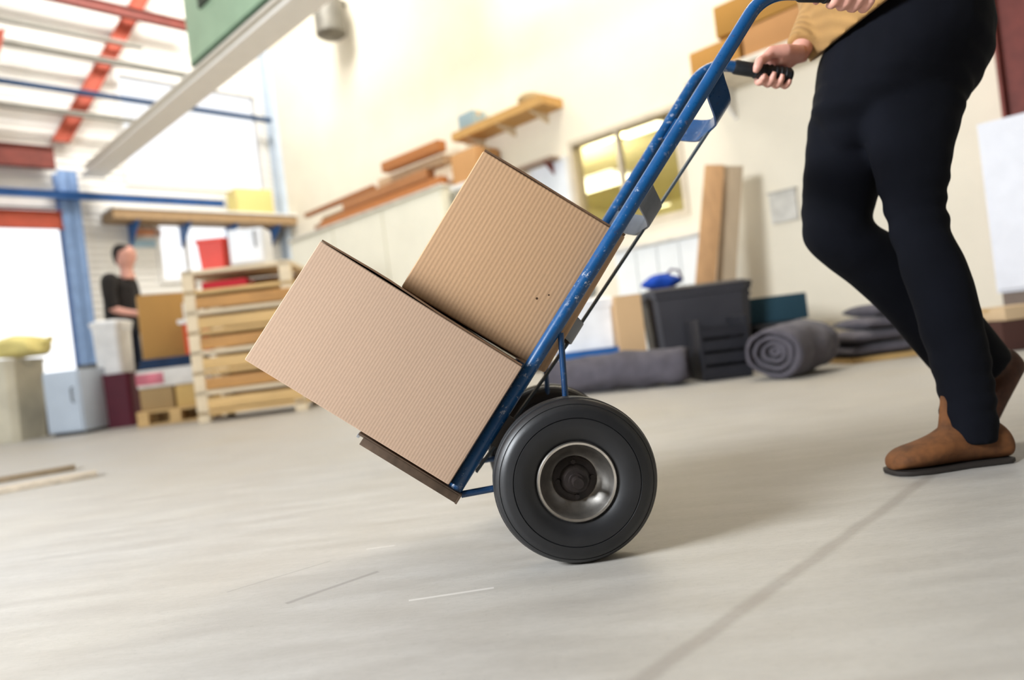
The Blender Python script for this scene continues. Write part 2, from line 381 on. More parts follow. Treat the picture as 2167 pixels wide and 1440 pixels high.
girt(-160, 400, 60, .06, 'grey purlin second from the top of the far wall', M_GREYS, off=.3)
girt(-160, 330, 200, .05, 'thin grey purlin just under the dark blue rail', M_GREYS, off=.3)
girt(-160, 290, 8, .03, 'thin grey purlin nearest the top left corner', M_GREYS, off=.3)
girt(-200, 112, 308, .27, 'dark red beam left of the pale blue column', M_BRN, off=.2)
girt(-200, 132, 456, .22, 'orange-red lintel beam over the dock doorway', M_RED, off=.2)
girt(-160, 380, -72, .14, 'dark red beam at the very top left', M_BRN, off=.4)
p = B(*on_back(318, -40, .13), .13); q = B(*on_back(128, 300, .13), .13)
tag(ibeam(p, q, WN, .2, .14, .02).build('diagonal_brace', M_RED, smooth=0, loc=q), 'orange-red diagonal brace leaning across the far wall', 'brace')
p = B(*on_back(-8, 60, .55), .55); q = B(*on_back(-70, 330, .55), .55)
tag(ibeam(p, q, WN, .16, .12, .02).build('diagonal_brace', M_RED, smooth=0, loc=q), 'red brace cut off by the left edge of the view', 'brace')
tag(MB().prism([B(d0+.0, 2.75, -.1), B(d0+4.2, 2.75, -.1), B(d0+4.2, 3.05, -.1), B(d0, 3.05, -.1)], -WD*.13).build('trim_1', M_FRAME, smooth=0), 'white header strip over the dock doorway', kind='structure')
# crane girder parallel to the right wall
P0 = B(*on_back(196, 376, .25), .25); G1 = P0-WD*7.6
gr = thing('crane_girder', 'wide off-white overhead girder running diagonally across the upper left', 'beam', P0)
side = WN.copy()
MB().obox((P0+G1)/2+UPZ*.07, (G1-P0)/2, side*.02, UPZ*.04).build('web', mat('d6d0c4', .6, var=.04, name='girder_grey'), gr, smooth=0)
MB().obox((P0+G1)/2+UPZ*.015, (G1-P0)/2, side*.13, UPZ*.015).build('bottom_flange', mat('f2eee6', .55, var=.02, name='girder_white'), gr, smooth=0)
MB().obox((P0+G1)/2+UPZ*.125, (G1-P0)/2, side*.10, UPZ*.015).build('top_flange', mat('e6dfd2', .55, var=.02, name='girder_cream'), gr, smooth=0)
MB().obox((P0+G1)/2+UPZ*.155, (G1-P0)/2, side*.03, UPZ*.015).build('crane_rail', mat('9a7f76', .5, .3, name='pinkish_rail'), gr, smooth=0)

# ------------------------------------------------------------------ hand truck
Cw = at(1215, 1012, 1.19)
AX = ray(1003, 729); AX.z = 0; AX.normalize(); EX = V((AX.y, -AX.x, 0))
def tp(x, y, w_):
    q = ray(x, y); return CAM+q*(((Cw-CAM).dot(AX)+w_)/q.dot(AX))
WN_, WF_, WM_ = .035, .345, .19
A0 = tp(964, 1034, WN_); A1 = tp(1485, 197, WN_); DR = (A1-A0).normalized(); NF = DR.cross(AX)      # NF = front side, towards the load
def T(al, fr, w_): return A0 + DR*al + NF*fr + AX*(w_-WN_)
RR = .0124
corner = tp(1616, -16, WN_); hend = tp(1655, 158, WF_)-AX*(WF_-WN_)
hd = (hend-corner).normalized()
hdn = (tp(1880, -13, WN_)-corner).normalized(); HD = (hdn, hd)
def fillet(p0, c, p1, r, n=10):
    d0 = (p0-c).normalized(); d1 = (p1-c).normalized(); ang = d0.angle(d1); L = r/math.tan(ang/2)
    a_, b_ = c+d0*L, c+d1*L; bis = (d0+d1).normalized(); ce = c+bis*(r/math.sin(ang/2)); out = []
    va, vb = a_-ce, b_-ce; tot = va.angle(vb); ax = va.cross(vb).normalized()
    return [ce+Matrix.Rotation(tot*i/n, 3, ax) @ va for i in range(n+1)]
truck = thing('hand_truck', 'scuffed blue two-wheeled hand truck tilted back and carrying two cartons', 'hand truck', (Cw.x, Cw.y+.19, 0))
HL = .178
for i, w_ in enumerate((WN_, WF_)):
    o = AX*(w_-WN_); hd = HD[i]; HE = corner+hd*HL
    path = [A0-DR*.012+o, A0+DR*.4+o, A1+o]+[p_+o for p_ in fillet(A1, corner, HE, .085)]+[corner+hd*(HL*.55)+o, HE+o]
    rail_o = MB().tube(path, RR, 24).build('side_rail', M_BLUE, truck, smooth=60)
    g0 = corner+hd*(.062)+o; gp = [g0, g0+hd*.004, g0+hd*.05, HE+o+hd*.01, HE+o+hd*.016]
    g = MB().tube(gp, [.0135, .0155, .0155, .0165, .012], 20)
    for k in range(7):
        c_ = g0+hd*(.05+.011*k); g.tube([c_-hd*.003, c_-hd*.0015, c_+hd*.0015, c_+hd*.003], [.0156, .0172, .0172, .0156], 20)
    g.build('handle_grip', M_GRIP, rail_o, label='black ribbed rubber grip')
# bowed cross straps
def strap(al_n, bow, hw, m_, skew=0.0):
    pts = []
    for i in range(25):
        f = i/24; k = min(1, f/.34, (1-f)/.34); k = k*k*(3-2*k)*.6+k*.4
        pts.append(T(al_n+skew*f, -.004-bow*k, WN_+(WF_-WN_)*f))
    return MB().strip(pts, DR, hw, .004).build('cross_strap', m_, truck, smooth=50)
strap(.345, .045, .022, M_STRAP); strap(.612, .053, .023, M_STRAP); strap(.848, .060, .026, M_BLUED)
MB().tube([T(.008, -.002, WN_), T(.008, -.002, WF_)], .010, 16).build('cross_bar', M_BLUED, truck)
cb = [T(.02, -.03, WM_), T(.242, -.046, WM_), T(.37, -.051, WM_), T(.635, -.059, WM_), T(.865, -.0655, WM_)]
MB().strip(cb, AX, .012, .0045).build('centre_strut', mat('4a545c', .45, .4, name='dark_steel_strut'), truck)
# toe plate
tpn = MB(); 
tpn.obox(T(-.003, .088, WM_), NF*.100, AX*.175, DR*.0022)
tpn.obox(T(-.010, .084, WM_-.173), NF*.094, AX*.002, DR*.008); tpn.obox(T(-.010, .084, WM_+.173), NF*.094, AX*.002, DR*.008)
tpn.obox(T(-.010, -.012, WM_), NF*.002, AX*.175, DR*.009)
tpn.build('toe_plate', M_STEELB, truck, bevel=.0008, label='worn brown steel toe plate')
MB().obox(T(-.007, .187, WM_), NF*.0025, AX*.17, DR*.004).build('plate_lip', mat('c9ccd2', .3, .8, name='worn_bright_edge'), truck, bevel=.001, label='bright worn front lip')
AXL = (.125, -.157)
def axle_pt(w_): return Cw+AX*w_
for w_ in (WN_, WF_):
    MB().tube([T(.322, -.012, w_), axle_pt(w_)], .0055, 12).build('axle_brace', M_BLUED, truck)
    MB().tube([T(-.004, -.014, w_), axle_pt(w_)], .006, 12).build('axle_brace', M_BLUED, truck)
    wv = AX*.004
    q = axle_pt(w_)
    pl = MB(); pl.prism([T(.155, -.008, w_)-wv*.5, T(.095, -.008, w_)-wv*.5, q-DR*.02-wv*.5, q-NF*.02-wv*.5, q+DR*.02-wv*.5], wv)
    pl.build('axle_bracket', mat('4a443f', .5, .3, name='dark_bracket_steel'), truck, smooth=0)
MB().tube([axle_pt(-.052), axle_pt(.432)], .0085, 16).build('axle', M_HUB, truck)
# wheels
R_ = .1368
def wheel(w_, sgn):
    c = axle_pt(w_); ax = AX*sgn            # ax points inward (away from the visible outer face)
    def pr(l): return [(r, h) for r, h in l]
    hw = .043
    prof = [(.064, -.030), (.070, -.034), (.080, -.041), (.094, -hw), (.1035, -.0425), (.1045, -.0408), (.1055, -.0425), (.116, -.0405), (.1255, -.036), (.1265, -.034), (.1275, -.0345), (.1325, -.030), (.1352, -.0245), (.1352, -.022), (.1335, -.021), (.1335, -.0195), (R_, -.018), (R_, -.008), (.1348, -.007), (.1348, -.005), (R_, -.004)]
    full = prof+[(r, -h) for r, h in reversed(prof)]
    ty = MB().lathe(full, c, ax, 96).build('wheel', M_RUBBER, truck, smooth=40)
    rim = [(.0655, -.030), (.0665, -.0345), (.0645, -.037), (.061, -.0362), (.0592, -.033), (.056, -.024), (.0515, -.017), (.045, -.009), (.036, -.003), (.029, -.002), (.029, -.003), (.05, -.004), (.058, -.01), (.0625, -.025)]
    full = rim+[(r, -h) for r, h in reversed(rim)]
    hub = MB().lathe(rim, c, ax, 96); hub.lathe([(r, -h) for r, h in rim], c, ax, 96); hub.lathe([(.060, -.012), (.063, -.012), (.063, .012), (.060, .012)], c, ax, 96)
    h2 = MB(); h2.v = hub.v; h2.f = hub.f
    rm = h2.build('rim', M_RIM, ty, smooth=40, label='polished steel rim dish')
    h3 = MB().lathe([(.0, .0), (.036, .0), (.037, -.006), (.033, -.009), (.026, -.0095), (.021, -.020), (.019, -.024), (.013, -.025), (.012, -.028), (.0, -.029)], c, ax, 48, closed=False)
    h3.lathe([(.0, .006), (.028, .006), (.02, .028), (0, .028)], c, ax, 32, closed=False)
    for k in range(4):
        a_ = math.pi/4+k*math.pi/2; u = ax.orthogonal().normalized(); b2 = ax.cross(u); cc = c+(u*math.cos(a_)+b2*math.sin(a_))*.029
        h3.tube([cc-ax*.006, cc-ax*.0135], .0042, 6)
    h3.tube([c-ax*.028, c-ax*.036], .0075, 6)
    h3.build('hub', M_HUB, ty, label='dark greasy hub and nuts')
wheel(0, 1); wheel(.38, -1)

# cartons on the truck
def carton(name, label, O, ex, ez, ey, dims, m_, flap=.0, group=None, flaptilt=.02, r=.004, tape=None, farlift=0):
    """O = lower near-left corner; ex, ey (depth), ez unit vectors"""
    M = Matrix((ex, ey, ez)).transposed().to_4x4(); M.translation = O
    w_, d_, h_ = dims
    root = thing(name, label, 'cardboard box', M=M, group=group)
    b = MB().box(0, w_, 0, d_, 0, h_-.003); b.build('carton_body', m_, root, world=False, bevel=r, seg=3)
    for k, (y0, y1) in enumerate(((.001, d_/2-.001), (d_/2+.001, d_-.001))):
        near = k == 0; t_ = flaptilt
        f = MB(); xs = (.002, w_-.002); n = 12; rs = []
        for i in range(n+1):
            x = xs[0]+(xs[1]-xs[0])*i/n; f_ = i/n
            lift = .0006+(t_*max(0, min(1, 1-abs(f_-.3)/.3)) if near else farlift)
            rs.append([(x, y0, h_-.003+lift*.6), (x, y1, h_-.003+lift*.3), (x, y1, h_+lift*.3), (x, y0, h_+lift*.6)])
        f.rings([[V(p) for p in q_] for q_ in rs]); f.build('top_flap', m_ if not near else M_FLAP_SHADE, root, world=False, smooth=0)
    if tape: MB().box(.01, w_-.01, d_/2-.025, d_/2+.025, h_, h_+.0006).build('packing_tape', tape, root, world=False, smooth=0)
    return root
b1 = carton('cardboard_carton', 'wide pinkish cardboard carton standing on the toe plate of the hand truck', T(.004, .411, .004), -NF, DR, AX, (.396, .36, .236), M_CARD, flaptilt=.006, r=.0035, farlift=.006)  # lower
ang = math.radians(1.3); ex2 = (-NF)*math.cos(ang)+DR*math.sin(ang); ez2 = DR*math.cos(ang)+NF*math.sin(ang)
b2 = carton('cardboard_carton', 'squarer ribbed cardboard carton stacked upper on the hand truck between the rails', T(.2425, .264, .052), ex2, ez2, AX, (.292, .276, .283), M_CARD2, flaptilt=.002, r=.005)

# ------------------------------------------------------------------ person pushing the truck
def pair(pa, pb, D, ratio, n=28, D2=None, sq=1.0):
    D2 = D2 or D
    a_, b_ = at(pa[0], pa[1], D), at(pb[0], pb[1], D2); c = (a_+b_)/2; hu = (b_-a_)/2; hv = AX*(hu.length*ratio) if ratio > 0 else AX*(-ratio)
    out = []
    for j in range(n):
        t_ = 2*math.pi*j/n; cs, sn = math.cos(t_), math.sin(t_)
        k = (abs(cs)**(2/sq)+abs(sn)**(2/sq))**(-1) if False else 1
        out.append(c+hu*cs*k+hv*sn*k)
    return out
def smooth_rings(rs, k=4):
    out = []
    n = len(rs)
    for i in range(n-1):
        p0, p1, p2, p3 = rs[max(i-1, 0)], rs[i], rs[i+1], rs[min(i+2, n-1)]
        for s_ in range(k):
            t_ = s_/k
            out.append([(p1[j]*2+(p2[j]-p0[j])*t_+(p0[j]*2-p1[j]*5+p2[j]*4-p3[j])*t_*t_+(p1[j]*3-p0[j]-p2[j]*3+p3[j])*t_**3)*.5 for j in range(len(p1))])
    return out+[rs[-1]]
person = thing('person', 'person in navy trousers, tan knitted jumper and brown boots pushing the hand truck', 'person', (at(2050, 900, 1.56).x, 1.56, 0))
def limb(mb, pts, n=18, k=5):
    P = [V(p[0]) for p in pts]; R = [p[1] for p in pts]; PP, RRr = [], []
    for i in range(len(P)-1):
        p0, p1, p2, p3 = P[max(i-1, 0)], P[i], P[i+1], P[min(i+2, len(P)-1)]
        for s_ in range(k):
            t_ = s_/k; PP.append((p1*2+(p2-p0)*t_+(p0*2-p1*5+p2*4-p3)*t_*t_+(p1*3-p0-p2*3+p3)*t_**3)*.5); RRr.append(R[i]+(R[i+1]-R[i])*t_)
    PP.append(P[-1]); RRr.append(R[-1]); mb.tube(PP, RRr, n)
# trousers
farleg = [((1745, 120), (1960, 80), 1.58, .72), ((1734, 190), (1945, 170), 1.60, .74), ((1715, 265), (1915, 260), 1.62, .74), ((1706, 340), (1885, 340), 1.63, .78), ((1701, 425), (1856, 410), 1.64, .8), ((1702, 492), (1842, 452), 1.64, .85),
    ((1716, 530), (1846, 476), 1.64, .85), ((1755, 566), (1880, 496), 1.64, .82), ((1815, 612), (1930, 530), 1.65, .8), ((1878, 672), (1985, 580), 1.66, .8), ((1936, 738), (2048, 642), 1.67, .8), ((1988, 800), (2100, 705), 1.68, .8), ((2018, 846), (2130, 745), 1.69, .8)]
nearleg = [((1790, 90), (2072, 60), 1.53, .62), ((1800, 170), (2070, 145), 1.52, .62), ((1822, 235), (2036, 225), 1.51, .72), ((1845, 320), (2011, 320), 1.50, .82), ((1864, 395), (1998, 400), 1.5, .85), ((1879, 450), (1994, 450), 1.5, .88), ((1892, 500), (2008, 500), 1.5, .88), ((1910, 560), (2036, 555), 1.5, .85),
    ((1934, 640), (2062, 635), 1.5, .8), ((1957, 720), (2082, 712), 1.5, .78), ((1982, 800), (2094, 795), 1.5, .9), ((1996, 870), (2099, 865), 1.5, 1.0), ((2001, 940), (2105, 934), 1.5, 1.05)]
pelvis = [((1800, 20), (2030, -140), 1.56, 1.0), ((1768, 78), (2052, -70), 1.56, .98), ((1748, 116), (2071, 60), 1.56, .98), ((1737, 175), (2069, 145), 1.56, .92), ((1726, 235), (2034, 220), 1.56, .74), ((1760, 275), (1990, 265), 1.56, .5)]
tr = MB(); clothfn = lambda p: p
for lg in (farleg, nearleg, pelvis): tr.rings(smooth_rings([pair(*q_) for q_ in lg], 4))
limb(tr, [(at(1830, 215, 1.57), .085), (at(1798, 262, 1.57), .06), (at(1790, 300, 1.60), .045)])
pinv = MATX[person].inverted()
def folds(p):
    w_ = V(p); n_ = noise.noise(w_*V((9, 9, 16)))*.004+noise.noise(w_*30)*.0012
    kz = at(1790, 490, 1.64).z; z = w_.z
    amp = math.exp(-((z-kz)/.10)**2)*.0022+math.exp(-((z-.14)/.12)**2)*.002+math.exp(-((z-.80)/.08)**2)*.0025
    n_ += math.sin(z*120+w_.x*40+noise.noise(w_*6)*5)*amp
    c = V((w_.x, w_.y, 0)); dirv = V((math.cos(w_.x*7), math.sin(w_.y*9), .2)).normalized()
    return w_+dirv*n_
M_TROUSER = fabric('080a12', 'navy_trouser_cloth', 700, wr=9, var=.25, wstr=.3); M_TROUSER.node_tree.nodes['Principled BSDF'].inputs['Sheen Weight'].default_value = 0
tr.build('trousers', M_TROUSER, person, remesh=.006, sm=22, fn=folds, smooth=180, label='dark navy trousers')
# seam on the bent leg, pocket line
sm = [at(x, y, D) for x, y, D in ((1787, 330, 1.545), (1778, 370, 1.545), (1768, 420, 1.555), (1762, 470, 1.565), (1766, 505, 1.57), (1778, 535, 1.575))]
# sweater
M_KNIT = fabric('a6804f', 'tan_rib_knit', 500, rib=((0, math.radians(35), 0), 420), wr=10, var=.1)
sw = MB()
torso = [((1740, 109), (2060, -130), 1.56, 1.04), ((1728, 60), (2056, -165), 1.56, 1.06), ((1716, -10), (2040, -215), 1.56, 1.08), ((1690, -120), (1985, -280), 1.56, 1.2), ((1665, -230), (1945, -360), 1.56, 1.3), ((1680, -330), (1900, -420), 1.56, 1.5), ((1735, -400), (1830, -450), 1.56, 1.3)]
sw.rings(smooth_rings([pair(*q_) for q_ in torso], 4))
# hand positions
gripN = T(0, 0, 0); hd = HD[1]; gc_near = corner+hdn*.158; gc_far = corner+hd*.156+AX*(WF_-WN_)
gc_near_s = None
upn = (UPZ-hd*hd.z).normalized()
wr_near = gc_near+hd*.075+upn*.065-AX*.012; wr_far = gc_far+hd*.055+upn*.058+AX*.018
sh_n, el_n = at(1775, -350, 1.37), at(2000, -230, 1.26); sh_f, el_f = at(1790, -350, 1.75), at(1800, -120, 1.78)
el_f = at(1790, -95, 1.72)
cuffn = wr_near+(el_n-wr_near).normalized()*.02; cufff = wr_far+(el_f-wr_far).normalized()*.025
limb(sw, [(sh_n, .062), (sh_n.lerp(el_n, .5), .055), (el_n, .047), (el_n.lerp(cuffn, .5), .044), (cuffn, .036)])
limb(sw, [(sh_f, .062), (sh_f.lerp(el_f, .5), .056), (el_f, .048), (el_f.lerp(cufff, .5), .045), (cufff, .036)])
sw.build('jumper', M_KNIT, person, remesh=.006, sm=4, smooth=180, label='tan ribbed knitted jumper')
def hand(mb, c, b, o, up, wr, rb=.0165):
    """grip round a bar: c centre on bar, b towards the fingertips' thumb side (forward), o outer side, up"""
    L = (.0, -.003, -.006, -.012)
    for i in range(4):
        ci = c+b*((1.5-i)*.0195); fr_ = (.0088, .0092, .009, .0078)[i]; rr = rb+fr_*.8
        def an(d): a_ = math.radians(d); return ci+(o*math.cos(a_)+up*math.sin(a_))*rr
        kn = ci+(o*math.cos(math.radians(62))+up*math.sin(math.radians(62)))*(rr+.008)
        mb.tube([wr+b*((1.5-i)*.008), wr.lerp(kn, .5)+up*.004+b*((1.5-i)*.003), kn], [.015, .0125, .0112], 12)
        end = (-150, -165, -160, -140)[i]
        ds = [62, 35, 8, -18, -45, -72, -100, -128, end]
        mb.tube([kn]+[an(d) for d in ds[1:]], [.0112]+[fr_*q_ for q_ in (1.12, 1.0, .97, 1.03, .95, .9, .84, .6)], 12)
    t0 = wr-o*.012; t1 = c+b*.022+up*(rb+.022)-o*.012
    def an2(d, k): a_ = math.radians(d); return c+b*k+(o*math.cos(a_)+up*math.sin(a_))*(rb+.0095)
    mb.tube([t0, wr.lerp(t1, .55)-o*.012, t1, an2(125, .034), an2(155, .046), an2(190, .05), an2(215, .052)], [.016, .0165, .0135, .0115, .0105, .0098, .006], 12)
    mb.tube([wr-o*.004, wr.lerp(c, .45)+up*.012, c+up*(rb+.012)], [.017, .017, .012], 12)
body = MB()
hand(body, gc_near, -hd, -AX, upn, wr_near); hand(body, gc_far, -hd, AX, upn, wr_far)
limb(body, [(wr_near, .0215), (wr_near.lerp(el_n, .5), .033), (el_n, .038), (sh_n.lerp(el_n, .5), .042), (sh_n, .05)])
limb(body, [(wr_far, .0215), (wr_far.lerp(el_f, .5), .033), (el_f, .038), (sh_f.lerp(el_f, .5), .042), (sh_f, .05)])
def inner(lst, k): return [(( (q_[0][0]+q_[1][0])/2+(q_[0][0]-q_[1][0])/2*k, (q_[0][1]+q_[1][1])/2+(q_[0][1]-q_[1][1])/2*k), ((q_[0][0]+q_[1][0])/2-(q_[0][0]-q_[1][0])/2*k, (q_[0][1]+q_[1][1])/2-(q_[0][1]-q_[1][1])/2*k), q_[2], q_[3]) for q_ in lst]
for lst in (inner(farleg, .62), inner(nearleg, .62), inner(pelvis, .88), inner(torso, .88)): body.rings(smooth_rings([pair(*q_) for q_ in lst], 3))
nk = at(1785, -420, 1.56); hc = at(1745, -565, 1.56); fwd = (-EX*.96-UPZ*.15).normalized()
limb(body, [(nk-UPZ*.05, .062), (nk+UPZ*.03, .056), (hc-UPZ*.05+fwd*-.01, .058)])
hup = AX.cross(fwd).normalized(); hup = hup if hup.z > 0 else -hup
hr = []
for (z, f0, f1, ww) in ((-.125, .03, .075, .028), (-.11, -.03, .09, .045), (-.08, -.07, .092, .058), (-.04, -.09, .093, .068), (0, -.1, .09, .075), (.04, -.1, .093, .076), (.08, -.088, .08, .068), (.108, -.06, .05, .046), (.12, -.025, .015, .02)):
    hr.append([hc+hup*z+fwd*((f0+f1)/2+(f1-f0)/2*math.cos(2*math.pi*j/24))+AX*(ww*math.sin(2*math.pi*j/24)) for j in range(24)])
body.rings(smooth_rings(hr, 2))
body.tube([hc+fwd*.086+hup*.02, hc+fwd*.1-hup*.005, hc+fwd*.116-hup*.03, hc+fwd*.095-hup*.042], [.008, .011, .014, .008], 10)
body.tube([hc+fwd*.09-hup*.066-AX*.02, hc+fwd*.1-hup*.064, hc+fwd*.09-hup*.066+AX*.02], [.004, .007, .004], 8)
for s_ in (-1, 1): body.tube([hc+AX*s_*.07+hup*.02-fwd*.01, hc+AX*s_*.082+hup*.022-fwd*.018, hc+AX*s_*.08-hup*.03-fwd*.008], [.006, .011, .006], 10)
body.build('body', M_SKIN, person, remesh=.0035, sm=2, smooth=180)
for s_ in (-1, 1):
    ey = MB()
    e0 = hc+fwd*.08+AX*s_*.031+hup*.012
    ey.rings([[e0+(fwd*math.cos(t_)+(AX*math.cos(u_)+hup*math.sin(u_))*math.sin(t_))*.0125 for u_ in [2*math.pi*j/16 for j in range(16)]] for t_ in [math.pi*(k+.05)/8.1 for k in range(9)]])
    ey.build('eye', mat('2a211c', .15, name='eye'), person)
hrn = MB(); hh = []
for (z, f0, f1, ww) in ((-.06, -.105, -.03, .06), (-.02, -.112, .0, .079), (.02, -.113, .02, .084), (.06, -.108, .075, .083), (.09, -.092, .09, .072), (.118, -.06, .06, .05), (.132, -.025, .02, .02)):
    hh.append([hc+hup*z+fwd*((f0+f1)/2+(f1-f0)/2*math.cos(2*math.pi*j/24))+AX*(ww*math.sin(2*math.pi*j/24)) for j in range(24)])
hrn.rings(smooth_rings(hh, 3)); hrn.build('hair', mat('3a2a1e', .7, var=.3, scale=120, name='hair', stretch=(1, 1, .2)), person, smooth=180)
# belt glimpse and trouser hem stitching are too dark to see; boots
M_BOOT = mat('6b4221', .8, var=.3, scale=30, name='brown_suede'); M_BOOT_SHADE = mat('4b2c1c', .7, var=.25, scale=30, name='shaded_boot_brown'); M_SOLE = mat('2b2521', .7, name='dark_sole')  # second brown is a darker copy that paints shade on the trailing boot
def ydown(x, D):
    # pixel row where the floor sits at depth D
    lo, hi = 600, 1400
    for _ in range(40):
        md = (lo+hi)/2
        if at(x, md, D).z > 0: lo = md
        else: hi = md
    return lo
bt = MB(); D = 1.5
bs = [(1882, 978, -.016), (1890, 962, -.032), (1910, 947, -.043), (1945, 934, -.047), (1978, 917, -.043), (2010, 893, -.038), (2050, 880, -.038), (2095, 885, -.038), (2122, 905, -.034), (2134, 935, -.018)]
rings_ = []
for x, yt, hw in bs:
    yb = ydown(x, D)-9
    rings_.append(pair((x, yt), (x+1, max(yb, yt+6)), D, hw))
bt.rings(smooth_rings(rings_, 3))
bt.rings(smooth_rings([pair((1990, 838), (2050, 835), D, .5), pair((1988, 880), (2060, 875), D, .5), pair((1984, 925), (2070, 915), D, .55)], 3))
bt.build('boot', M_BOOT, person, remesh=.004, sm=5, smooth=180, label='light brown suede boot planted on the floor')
so = MB(); rs = []
for x, hw in ((1880, .014), (1886, .030), (1905, .043), (1945, .048), (1985, .044), (2030, .037), (2080, .037), (2118, .036), (2134, .022)):
    c = at(x, ydown(x, D), D); c.z = 0
    hw *= .97; rs.append([c-AX*hw+UPZ*.001, c+AX*hw+UPZ*.001, c+AX*hw+UPZ*.010, c-AX*hw+UPZ*.010])
so.rings(rs); so.build('sole', M_SOLE, person, bevel=.002)
bt = MB(); Df = 1.69
fb = [((2118, 735), (2148, 748), -.018), ((2098, 752), (2164, 775), -.034), ((2085, 790), (2150, 805), -.037), ((2068, 835), (2124, 850), -.040), ((2058, 870), (2104, 884), -.043), ((2044, 905), (2086, 914), -.042), ((2030, 928), (2062, 936), -.030), ((2026, 938), (2040, 942), -.014)]
bt.rings(smooth_rings([pair(a_, b__, Df, hw) for a_, b__, hw in fb], 3))
bt.rings(smooth_rings([pair((2030, 770), (2105, 715), Df, .8), pair((2065, 800), (2135, 745), Df, .8), pair((2085, 815), (2145, 770), Df, .7)], 3))
bt.build('boot', M_BOOT_SHADE, person, remesh=.004, sm=4, smooth=180, label='brown boot of the trailing foot, coloured darker for its shade')

# ------------------------------------------------------------------ background things
def base(pl, pr, yt, D, yb=None):
    xc = (pl+pr)/2; b = at(xc, yb if yb is not None else ydown(xc, D), D)
    if yb is None: b.z = 0
    return b, (pr-pl)/F*D, at(xc, yt, D).z-b.z
GROT = -math.radians(90)+math.radians(90)
def small_carton(name, label, b, w_, d_, h_, rz, col='b98e5d', tape='c9a877', group=None, cat='cardboard box', flap=True):
    r = thing(name, label, cat, b, rz, group)
    m_ = cardboard(col, .012, .25, 'carton_'+col)
    MB().box(-w_/2, w_/2, -d_/2, d_/2, 0, h_-.006).build('carton_body', m_, r, world=False, bevel=.004)
    if flap:
        MB().box(-w_/2+.002, w_/2-.002, -d_/2+.002, -.002, h_-.006, h_).build('top_flap', m_, r, world=False, smooth=0)
        MB().box(-w_/2+.002, w_/2-.002, .002, d_/2-.002, h_-.006, h_).build('top_flap', m_, r, world=False, smooth=0)
        tpm = mat(tape, .35, name='parcel_tape')
        t_ = MB(); t_.box(-w_/2-.001, w_/2+.001, -.025, .025, h_, h_+.001); t_.box(-w_/2-.002, -w_/2, -.025, .025, h_*.72, h_+.001); t_.box(w_/2, w_/2+.002, -.025, .025, h_*.72, h_+.001)
        t_.build('packing_tape', tpm, r, world=False, smooth=0)
    return r
def tub(name, label, b, w_, d_, h_, rz, col, cat='bin', lid=None, taper=.88, handle=True, wheels=False, group=None, rough=.5):
    r = thing(name, label, cat, b, rz, group); m_ = mat(col, rough, var=.1, scale=4, name='plastic_'+col)
    z0 = .06 if wheels else 0
    def rr(k, z, e=0): return [V((x*(w_/2*k+e), y*(d_/2*k+e), z)) for x, y in ((-1, -.82), (-.82, -1), (.82, -1), (1, -.82), (1, .82), (.82, 1), (-.82, 1), (-1, .82))]
    MB().rings([rr(taper, z0), rr(taper, z0+.01), rr(1, h_-.04), rr(1, h_-.04, .012), rr(1, h_-.012, .012), rr(1, h_-.012, -.01), rr(1, h_-.05, -.014), rr(taper, z0+.02, -.012)]).build('tub_shell', m_, r, world=False, smooth=30)
    if lid: MB().rings([rr(1, h_-.012, .018), rr(1, h_+.012, .018), rr(1, h_+.03, -.03)]).build('lid', mat(lid, rough, name='plastic_'+lid), r, world=False, smooth=30)
    if handle:
        for s_ in (-1, 1): MB().tube([(s_*(w_/2+.008), -.07, h_-.03), (s_*(w_/2+.035), -.055, h_-.07), (s_*(w_/2+.035), .055, h_-.07), (s_*(w_/2+.008), .07, h_-.03)], .008, 8).build('handle', m_, r, world=False)
    if wheels:
        for sx in (-1, 1):
            for sy in (-1, 1): MB().lathe([(.0, -.012), (.03, -.012), (.03, .012), (0, .012)], (sx*w_*.36, sy*d_*.34, .03), (1, 0, 0), 20, closed=False).build('caster_wheel', M_RUBBER, r, world=False)
    return r
def cabinet(name, label, b, w_, d_, h_, rz, col, cat='cabinet', doors=1, top=None, side=None, hand='3b3b3b'):
    r = thing(name, label, cat, b, rz); m_ = mat(col, .45, var=.04, scale=3, name='panel_'+col)
    MB().box(-w_/2, w_/2, -d_/2+.02, d_/2, 0.03, h_).build('cabinet_body', mat(side, .5, var=.06, name='panel_'+side) if side else m_, r, world=False, bevel=.004)
    MB().box(-w_/2+.02, w_/2-.02, -d_/2+.05, d_/2-.02, 0, .03).build('plinth', mat('3a3835', .6, name='plinth_dark'), r, world=False, smooth=0)
    for k in range(doors):
        x0 = -w_/2+.006+k*(w_-.012)/doors; x1 = x0+(w_-.012)/doors-.006
        dr_ = MB().box(x0, x1, -d_/2, -d_/2+.019, .04, h_-.01).build('door_panel', m_, r, world=False, bevel=.003)
        hx = x1-.05 if k % 2 == 0 else x0+.05
        MB().tube([(hx, -d_/2+.002, h_*.5), (hx, -d_/2-.03, h_*.5+.01), (hx, -d_/2-.03, h_*.5+.13), (hx, -d_/2+.002, h_*.5+.14)], .006, 8).build('door_handle', mat(hand, .4, .5, name='handle_dark'), dr_, world=False)
    if top: MB().box(-w_/2-.02, w_/2+.02, -d_/2-.02, d_/2+.02, h_, h_+.03).build('top_board', mat(top, .5, name='top_'+top), r, world=False, bevel=.003)
    return r
def lump(p, amp, fq, seed=0): return noise.noise_vector(V(p)*fq+V((seed, seed*2, 0)))*amp
M_PINE = wood('d9b274', 3, .3, 'pine'); M_PINE2 = wood('c58f4d', 3, .35, 'orange_pine'); M_PALE = wood('e3cfae', 2, .18, 'pale_timber')
